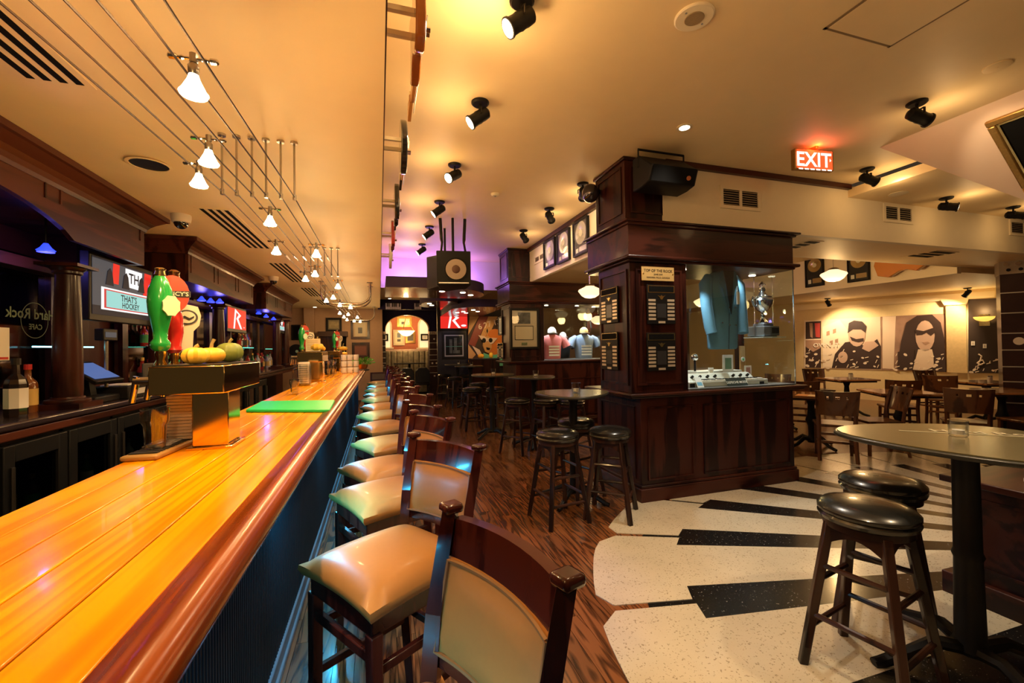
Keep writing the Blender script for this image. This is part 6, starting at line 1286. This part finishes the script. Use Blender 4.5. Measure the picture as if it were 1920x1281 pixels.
a = at_y(545,685,YW-.05); b = at_y(568,664,YW-.05); t = thing('tiled_splash', 'pale tiled splashback patch on the far bar wall', 'tiles', (a.x,YW-.03,a.z))
for r in range(4):
    for c_ in range(4): w_ = (b.x-a.x)/4; h_ = (b.z-a.z)/4; part(MB().box(w_*c_+.004,0,h_*r+.004,w_*(c_+1)-.004,.02,h_*(r+1)-.004), 'tile', M('splash_tile',(.42,.30,.22),.3) if 'splash_tile' not in bpy.data.materials else bpy.data.materials['splash_tile'], t)
# ================================================================ DINING ROOM, RIGHT
def make_dining_chair():
    t = thing('dining_chair', 'x', 'chair', (0,0,0), 0, 'wooden dining chairs')
    # faces +Y, back at -Y
    part(MB().prism([(-.20,-.20),(.20,-.20),(.225,.20),(.12,.225),(-.12,.225),(-.225,.20)], (0,0,.425), h=.035), 'seat', DINEW, t, bv=.01)
    for s in (-1,1):
        part(MB().tube([(s*.19,-.26,0),(s*.185,-.20,.25),(s*.185,-.195,.46),(s*.19,-.22,.65),(s*.20,-.29,.88)],[.021,.023,.024,.022,.018],4), 'back_post', DINEW, t)
        part(MB().bar((s*.185,.18,.43),(s*.19,.19,0),.038,.038,w1=.03,h1=.03), 'front_leg', DINEW, t)
        part(MB().bar((s*.185,-.20,.20),(s*.185,.18,.20),.02,.026), 'side_stretcher', DINEW, t)
    part(MB().bar((-.185,-.2,.24),(.185,-.2,.24),.02,.03).bar((-.185,-.2,.34),(.185,-.2,.34),.02,.03), 'rear_stretcher', DINEW, t)
    part(MB().bar((-.185,.18,.28),(.185,.18,.28),.02,.03), 'front_stretcher', DINEW, t)
    m = MB(); nx,nz = 20,10; z0,z1 = .58,.885; hole = {(6,7),(9,7),(10,7),(13,7)}; hole = {(5,7),(9,7),(10,7),(14,7)}
    def pt(i,k,b): v = -1+2*i/nx; z = z0+(z1-z0)*k/nz; return V((v*.225*(.94+.06*k/nz), -.205-(z-.58)*.27-.035*(1-v*v)-(.016 if b else 0), z+.012*(v*v) if k == nz else z))
    for b in (0,1):
        for k in range(nz+1):
            for i in range(nx+1): m.v.append(pt(i,k,b))
    w = nx+1; S = w*(nz+1)
    for k in range(nz):
        for i in range(nx):
            if (i,k) in hole: 
                a = k*w+i
                for p_,q_ in ((a,a+1),(a+1,a+w+1),(a+w+1,a+w),(a+w,a)): m.f.append((p_,q_,S+q_,S+p_))
                continue
            a = k*w+i; m.f.append((a,a+1,a+w+1,a+w)); m.f.append((S+a,S+a+w,S+a+w+1,S+a+1))
    for i in range(nx): m.f.append((i,S+i,S+i+1,i+1)); a = nz*w+i; m.f.append((a,a+1,S+a+1,S+a))
    for k in range(nz): a = k*w; m.f.append((a,a+w,S+a+w,S+a)); a += nx; m.f.append((a,S+a,S+a+w,a+w))
    part(m, 'backrest', DINEW, t)
    return t
dc = make_dining_chair()
# (floor point beneath seat centre in pixels estimated from feet), facing angle (0 = away from camera +Y)
DC = [((5.62,4.05),-48,'dining chair with three back holes nearest the pillar corner'),((6.35,4.02),60,'dining chair side-on with pale seat behind the foreground table'),((7.25,3.55),-58,'dining chair with three back holes behind the votive glass'),
 ((5.05,4.75),70,'dining chair half hidden by the pillar base corner'),((6.62,5.28),-50,'dining chair back seen just above the pillar-corner chair'),((5.75,5.6),-50,'dark dining chair with white-dotted back beyond the pillar'),
 ((8.05,3.30),75,'dining chair with curved back beside the fretboard column'),((8.0,4.75),-45,'dining chair at the middle of the dining room'),((7.2,6.3),120,'dining chair tilted sideways near the poster wall left'),((9.6,5.0),-70,'dining chair in front of the second poster'),((9.35,7.05),150,'dining chair facing the camera at the left far table'),((10.6,5.6),160,'dining chair at the right far table by the poster wall')]
for i,(xy,a,lab) in enumerate(DC): place(dc, i, V((xy[0],xy[1],0)), math.radians(a), lab)
def make_dtable():
    t = thing('dining_table', 'x', 'table', (0,0,0), 0, 'wooden dining tables')
    part(MB().box(-.38,-.38,.725,.38,.38,.755), 'table_top', DINET, t, bv=.006)
    part(MB().box(-.34,-.34,.695,.34,.34,.725), 'apron', DARKW, t)
    part(MB().lathe([(.05,.06),(.07,.10),(.04,.16),(.045,.3),(.075,.38),(.05,.45),(.04,.6),(.07,.69)], n=16), 'column', BLACK, t, smooth=True)
    for k in range(4):
        a = k*math.pi/2+.78; d = V((math.cos(a),math.sin(a),0)); part(MB().tube([d*.03+V((0,0,.10)),d*.14+V((0,0,.13)),d*.26+V((0,0,.05)),d*.36+V((0,0,.02))],[.03,.028,.024,.022],8), 'foot', BLACK, t, smooth=True)
    return t
dt = make_dtable()
DT = [((5.95,4.62),-48,'wooden dining table beside the pillar corner'),((7.35,4.35),-35,'wooden dining table in the middle of the dining room'),((9.1,6.3),-20,'wooden dining table nearest the left poster'),((10.3,4.75),-20,'slatted-look dining table under the sconce'),((6.8,5.9),-45,'wooden dining table half hidden beyond the pillar'),((8.7,3.85),-30,'wooden dining table beside the fretboard column')]
for i,(xy,a,lab) in enumerate(DT): place(dt, i, V((xy[0],xy[1],0)), math.radians(a), lab)
for i,(x,y,n_) in enumerate(((9.15,6.25,'table nearest the left poster'),(10.3,4.7,'table under the sconce'))):
    t = thing('condiment_caddy', 'small shaker set on the dining '+n_, 'shakers', (x,y,.755), 0, 'table shakers')
    part(MB().cyl((-.03,0,0),(-.03,0,.09),.022,n=10), 'shaker', GLB, t); part(MB().cyl((.03,0,0),(.03,0,.09),.022,n=10), 'shaker', GLB, t); part(MB().cyl((-.03,0,.09),(-.03,0,.105),.02,n=10), 'lid', SILVER, t); part(MB().cyl((.03,0,.09),(.03,0,.105),.02,n=10), 'lid', SILVER, t)
q_ = at_z(1522,742,.755); t = thing('menu_stack', 'orange lit menus lying on the table by the pillar corner', 'menu', (5.72,4.45,.755), .5); part(MB().box(-.12,-.16,0,.12,.16,.008), 'menu', M('menu_orange',(.75,.32,.10),.5), t); part(MB().box(-.10,-.14,.008,.10,.02,.010), 'print', M('menu_pale',(.85,.7,.5),.6), t)
# ---------------- poster wall
def flat(parent, pts, mat, nm, d): 
    vs = [on_poster(*p)+PN*d for p in pts]; back = [v-PN*.004 for v in vs]; n = len(vs)
    m = MB().add(vs+back, [tuple(range(n)), tuple(range(n,2*n))[::-1]]+[(k,n+k,n+(k+1)%n,(k+1)%n) for k in range(n)])
    return part(m, nm, mat, parent, world=True)
SEP = [M('sepia_pale',(.80,.60,.42),.7),M('sepia_mid',(.42,.24,.15),.7,noise=.3,nscale=3),M('sepia_dark',(.05,.025,.018),.6),M('sepia_skin',(.62,.40,.28),.7),M('sepia_light',(.9,.72,.52),.7),M('poster_red',(.4,.04,.03),.7),M('sepia_stone',(.35,.20,.13),.7,noise=.6,nscale=4)]
def ell(cx,cy,rx,ry,n=16,rot=0):
    return [(cx+rx*math.cos(2*math.pi*k/n)*math.cos(rot)-ry*math.sin(2*math.pi*k/n)*math.sin(rot), cy+rx*math.cos(2*math.pi*k/n)*math.sin(rot)+ry*math.sin(2*math.pi*k/n)*math.cos(rot)) for k in range(n)]
def scribble(parent, x0, x1, yb, hgt, mat, seed, d=.03, n=26):
    r = random.Random(seed); m = MB()
    for k in range(n):
        x = r.uniform(x0,x1); y = yb-r.random()**1.5*hgt; s = r.uniform(2.0,4.2); kind = r.randrange(3)
        if kind == 0: pts = [(x-s,y),(x+s*1.6,y-s*.6),(x+s*1.6,y-s*.6+1.5),(x-s,y+1.5)]
        elif kind == 1: pts = ell(x,y,s,s*.6,8,r.uniform(-.6,.6))
        else: pts = [(x-.8,y),(x+.8,y),(x+s,y-s*1.6),(x+s-1.6,y-s*1.6)]
        vs = [on_poster(*p)+PN*d for p in pts]; m.add(vs,[tuple(range(len(vs)))])
    q_ = part(m, 'ornament_band', mat, parent, world=True); q_['kind'] = 'stuff'
c = on_poster(1600,645)
t = thing('wall_poster', 'sepia poster of a quiffed person in sunglasses', 'poster', (c.x,c.y,.78))
flat(t,[(1541,600),(1651,594),(1653,694),(1543,691)],SEP[0],'sheet',.012)
flat(t,[(1543,613),(1574,600),(1592,622),(1592,690),(1543,690)],SEP[4],'building',.016); 
for (x,y) in ((1550,622),(1562,618),(1556,640),(1566,637)): flat(t,[(x,y),(x+6,y-2),(x+6,y+6),(x,y+8)],SEP[1],'building_window',.019)
flat(t,[(1560,690),(1566,664),(1585,642),(1600,640),(1625,650),(1645,636),(1652,650),(1652,692)],SEP[2],'jacket',.02)
flat(t,ell(1607,628,16,22),SEP[3],'face',.024); flat(t,[(1590,625),(1592,606),(1602,601),(1617,603),(1625,612),(1623,624),(1615,618),(1600,618)],SEP[2],'hair',.028)
flat(t,[(1594,631),(1606,636),(1620,634),(1620,640),(1610,642),(1598,639)],SEP[2],'sunglasses',.03); flat(t,[(1617,654),(1622,641),(1640,640),(1648,648),(1630,660)],SEP[3],'hand',.03); flat(t,ell(1581,670,9,11),SEP[3],'hand',.03)
part(MB().text('OWN IT.', .16, on_poster(1551,651)+PN*.034, PU if (PU.dot(V((1,0,0))) > 0) else -PU, (0,0,1), PN, .002), 'lettering', IVORY, t, world=True)
scribble(t,1543,1650,690,34,SEP[4],1)
c = on_poster(1715,645); t = thing('wall_poster', 'sepia poster of a long-haired person in dark sunglasses', 'poster', (c.x,c.y,.78))
flat(t,[(1652,594),(1772,588),(1775,698),(1653,694)],SEP[6],'sheet',.012); flat(t,[(1655,594),(1680,593),(1676,692),(1655,691)],SEP[0],'wall_strip',.016)
flat(t,[(1682,690),(1690,640),(1700,605),(1720,592),(1748,590),(1764,605),(1772,640),(1768,696),(1720,694)],SEP[2],'hair',.02); flat(t,ell(1735,630,18,29),SEP[3],'face',.026)
flat(t,[(1716,618),(1732,621),(1753,614),(1756,622),(1746,630),(1738,624),(1730,628),(1719,629)],SEP[2],'sunglasses',.03); flat(t,[(1730,642),(1740,641),(1744,643),(1736,647)],SEP[1],'lips',.03)
flat(t,[(1722,655),(1748,655),(1755,685),(1735,696),(1712,693)],SEP[0],'shirt',.026); flat(t,[(1684,660),(1715,655),(1712,694),(1684,692)],SEP[2],'jacket',.028); flat(t,[(1750,650),(1772,652),(1774,697),(1752,696)],SEP[2],'jacket',.028)
scribble(t,1656,1772,694,32,SEP[4],2)
c = on_poster(1525,645); t = thing('wall_poster', 'narrow poster strip with red and dark pictures beside the case', 'poster', (c.x,c.y,.78))
flat(t,[(1508,601),(1540,600),(1541,691),(1508,690)],SEP[4],'sheet',.012); flat(t,[(1511,604),(1540,602),(1540,635),(1511,636)],SEP[2],'upper_photo',.016); flat(t,[(1528,606),(1538,606),(1538,633),(1530,632)],SEP[5],'red_figure',.02); flat(t,[(1518,606),(1524,606),(1524,634),(1520,632)],SEP[1],'figure',.02); flat(t,[(1511,638),(1540,637),(1540,690),(1511,689)],SEP[1],'lower_photo',.016); flat(t,[(1511,650),(1525,660),(1540,652),(1540,690),(1511,689)],SEP[2],'crowd',.02)
scribble(t,1511,1538,689,30,SEP[4],3,n=12)
# pilaster, cornice, dark panel, sconce
c = on_poster(1795,650); t = thing('stone_pilaster', 'sand coloured stone pilaster right of the posters', 'pilaster', (c.x,c.y,0)); flat(t,[(1774,572),(1812,570),(1815,700),(1777,698)],M('sandstone',(.72,.50,.22),.7,noise=.15),'shaft',.06); flat(t,[(1765,563),(1818,560),(1814,571),(1772,573)],M('sandstone_cap',(.85,.66,.36),.7),'capital',.10)
c = on_poster(1640,570); t = thing('wall_cornice', 'bright cream cornice band above the posters', 'cornice', (c.x,c.y,2.1)); flat(t,[(1490,573),(1866,546),(1866,558),(1490,583)],M('cornice_cream',(.85,.68,.40),.6),'band',.08)
c = on_poster(1845,640); t = thing('dark_wall_panel', 'dark wall panel behind the sconce', 'panel', (c.x,c.y,.78)); flat(t,[(1816,562),(1880,559),(1880,700),(1816,699)],M('dark_brown_panel',(.035,.018,.010),.6),'sheet',.03); scribble(t,1818,1876,698,30,SEP[4],4,.04,16)
tc = MB(); pts = [(1835,664),(1841,668),(1839,676),(1833,681),(1838,684),(1846,681),(1843,675),(1836,679),(1836,686)]
m = MB().tube([on_poster(*p)+PN*.04 for p in pts],.015,5); part(m, 'treble_clef', SEP[4], t, world=True)
for k,(x,y) in enumerate(((1825,644),(1847,649))):
    v = on_poster(x,y); z = thing('switch_plate', ['left','right'][k]+' white switch plate on the dark wall panel', 'switch', v+PN*.03, 0, 'switch plates'); vs = [on_poster(x+a,y+b)+PN*.045 for a,b in ((-3.5,-4),(3.5,-4),(3.5,4),(-3.5,4))]; part(MB().add(vs,[(0,1,2,3)]).add([p-PN*.02 for p in vs],[(3,2,1,0)]), 'plate', IVORY, z, world=True); vs = [on_poster(x+a,y+b)+PN*.05 for a,b in ((-1,-2),(1,-2),(1,2),(-1,2))]; part(MB().add(vs,[(0,1,2,3)]), 'rocker', M('rocker_tan',(.4,.3,.2),.5) if 'rocker_tan' not in bpy.data.materials else bpy.data.materials['rocker_tan'], z, world=True)
v = on_poster(1846,594)+PN*.06; t = thing('wall_sconce', 'half-bowl yellow glass wall sconce', 'sconce', v); r_ = (on_poster(1867,594)-on_poster(1825,594)).length/2
m = MB(); n = 16
for k in range(7):
    el = math.pi/2*k/6
    for j in range(n+1):
        a = math.pi*j/n; m.v.append(PU*(r_*math.cos(a)*math.cos(el))+PN*(r_*.55*math.sin(a)*math.cos(el))-V((0,0,r_*.62*math.sin(el))))
for k in range(6):
    for j in range(n): a = k*(n+1)+j; m.f.append((a,a+1,a+n+2,a+n+1))
part(m, 'bowl', M('yellow_glass',(.9,.7,.2),.4,emit=(1,.62,.10),es=1.3), t, smooth=True); part(MB().prism([(-.08,-.2),(.08,-.2),(.08,.05),(-.08,.05)], -PN*.05, PU, (0,0,1), PN, .03), 'back_plate', BRASS, t)
light('POINT', v+PN*.1+V((0,0,.12)), 9, (1,.7,.3), .06, name='sconce_light')
# records + acoustic guitar on the beam
for k,(pa,pb,d_) in enumerate((((1547,535),(1511,478),'framed gold record partly behind the pendant'),((1633,525),(1590,470),'framed gold record right of the pendant'))):
    a = at_x(*pa,9.1); b = at_x(*pb,9.1); y0,y1 = min(a.y,b.y),max(a.y,b.y); framed_disc((9.095,y1,a.z), (0,-1,0), (-1,0,0), y1-y0, b.z-a.z, GDISC, MATK, d_)
c = at_x(1700,490,9.1); t = thing('acoustic_guitar', 'orange-brown acoustic guitar body on the cream beam', 'guitar', (9.0,c.y,c.z)); r = .30
part(MB().prism([(a,b) for a,b in ((-.42,-.02),(-.36,-.22),(-.18,-.27),(-.02,-.18),(.10,-.17),(.24,-.22),(.36,-.14),(.40,.0),(.36,.14),(.24,.22),(.10,.17),(-.02,.2),(-.18,.27),(-.36,.22))], (0,0,0), (0,-1,0), (0,0,1), (-1,0,0), .09), 'body', M('amber_top',(.55,.22,.05),.25,coat=.5), t, bv=.01)
part(MB().cyl((-.09,-.12,.0),(-.094,-.12,.0),.07,n=20), 'sound_hole', BLACK, t); part(MB().box(-.12,-.95,-.03,-.09,-.38,.03), 'neck', MAHOG, t); part(MB().box(-.12,-1.1,-.045,-.095,-.95,.045), 'headstock', MAHOG, t)
# schoolhouse pendants
def pendant(loc, r, zc, desc, power=10):
    t = thing('schoolhouse_pendant', desc, 'pendant lamp', loc, 0, 'schoolhouse pendants'); 
    part(MB().lathe([(a*r,b*r) for a,b in [(.05,-.62),(.45,-.55),(.72,-.38),(1.0,.0),(.95,.12),(.45,.36),(.36,.42)]], n=28), 'shade', SHADE, t, smooth=True)
    part(MB().lathe([(a*r,b*r) for a,b in [(.38,.42),(.40,.5),(.25,.58),(.1,.62)]], n=18), 'fitter', M('bronze',(.10,.06,.03),.35,.7) if 'bronze' not in bpy.data.materials else bpy.data.materials['bronze'], t, smooth=True)
    part(MB().cyl((0,0,.6*r),(0,0,zc-loc[2]),.008,n=6), 'stem', STEEL, t); part(MB().cyl((0,0,zc-loc[2]-.02),(0,0,zc-loc[2]),.06,n=14), 'ceiling_cap', STEEL, t)
    light('POINT', V(loc)-V((0,0,.62*r+.06)), power, WARM, .1, name='pendant_light'); return t
p = at_y(1563,515,5.2); pendant((p.x,5.2,p.z), .19, ZM, 'schoolhouse pendant in front of the gold records', 45)
p = at_y(1106,546,5.6); pendant((p.x,5.6,p.z), .17, ZM, 'schoolhouse pendant at the left edge of the nearer pillar', 10)
p = at_y(1100,608,9.2); pendant((p.x+.2,9.0,p.z+.1), .19, ZM, 'schoolhouse pendant seen through the farther case', 10)
for i,(x,y) in enumerate(((4.6,6.0),(6.2,7.0),(4.4,7.6))): pendant((x,y,2.35), .18, ZM, '%s schoolhouse pendant from the left seen through the jacket case' % ORD[i], 26)
# spot rail over the posters
c = on_poster(1822,551)+PN*.5; spot((c.x,c.y,2.62), tuple(on_poster(1720,640)), 0, 'small spotlight above the stone pilaster', 105, 110)
spot((on_poster(1600,600)+PN*.9)[0:2]+(2.62,) if False else (on_poster(1600,600).x-.9,on_poster(1600,600).y,2.62), tuple(on_poster(1600,640)), 0, 'spotlight lighting the left poster', 115, 110)
# fretboard column
fp = fretpost(-.31,.31, 0, 0, ZB, (.93,.82,.705,.59,.495,.40,.315,.255,.195), ((.875,1),(.545,2),(.19,1)), 'wide fretboard column at the right edge')
fx = at_y(1877,600,4.05); fp.rotation_euler.z = math.radians(-58); fp.location = (fx.x+.31*math.cos(math.radians(58)), 4.05-.31*math.sin(math.radians(58)), 0)
# low panelled wall with candle tray in the right foreground
t = thing('low_partition', 'dark panelled low partition behind the foreground table', 'partition', (3.87,1.08,0)); PB = lambda mb,n,m=MAHOGX,bv=.006: part(mb,n,m,t,world=True,bv=bv)
PB(MB().box(3.24,.5,.12,4.5,1.66,.66), 'body'); PB(MB().box(3.20,.46,0,4.54,1.70,.13), 'plinth'); PB(MB().box(3.20,.46,.66,4.54,1.70,.70), 'cap'); part(moulding_panel(MB(), V((3.24,1.58,.2)), (0,-1,0), 1.0, .4, (-1,0,0), .015,.01), 'side_panel', MAHOGX, t, world=True)
single(MB().box(3.42,1.36,.70,3.75,1.44,.73), 'napkin_roll', WHITEP, 'rolled white napkin lying on the low partition', 'napkin', bv=.009)
# ================================================================ ROOM LIGHT
for k in range(7): light('AREA', (-.33,.6+k*1.5,BT-.085), 12.0, (.03,.42,.75), .10, (-.18,.6+k*1.5,0), name='under_bar_light')
light('SPOT', (.35,2.6,ZM-.06), 80, (.45,.18,1), .04, (.75,2.6,0), 34, .7, name='violet_spot')
light('SPOT', (.6,4.4,ZM-.06), 50, (.5,.3,1), .04, (.7,4.6,0), 34, .7, name='violet_spot')

for i,(x,y,ax,ay,p_) in enumerate(((1.5,.9,2.0,1.9,105),(3.0,.6,2.6,1.4,110),(.75,1.1,.6,2.2,60))):  # unseen ceiling spots added to brighten the foreground floor
    spot((x,y,ZM), (ax,ay,0), 0, 'added ceiling spotlight out of view above the frame, %s of three aimed at the floor' % ORD[i], p_, 75, 5)
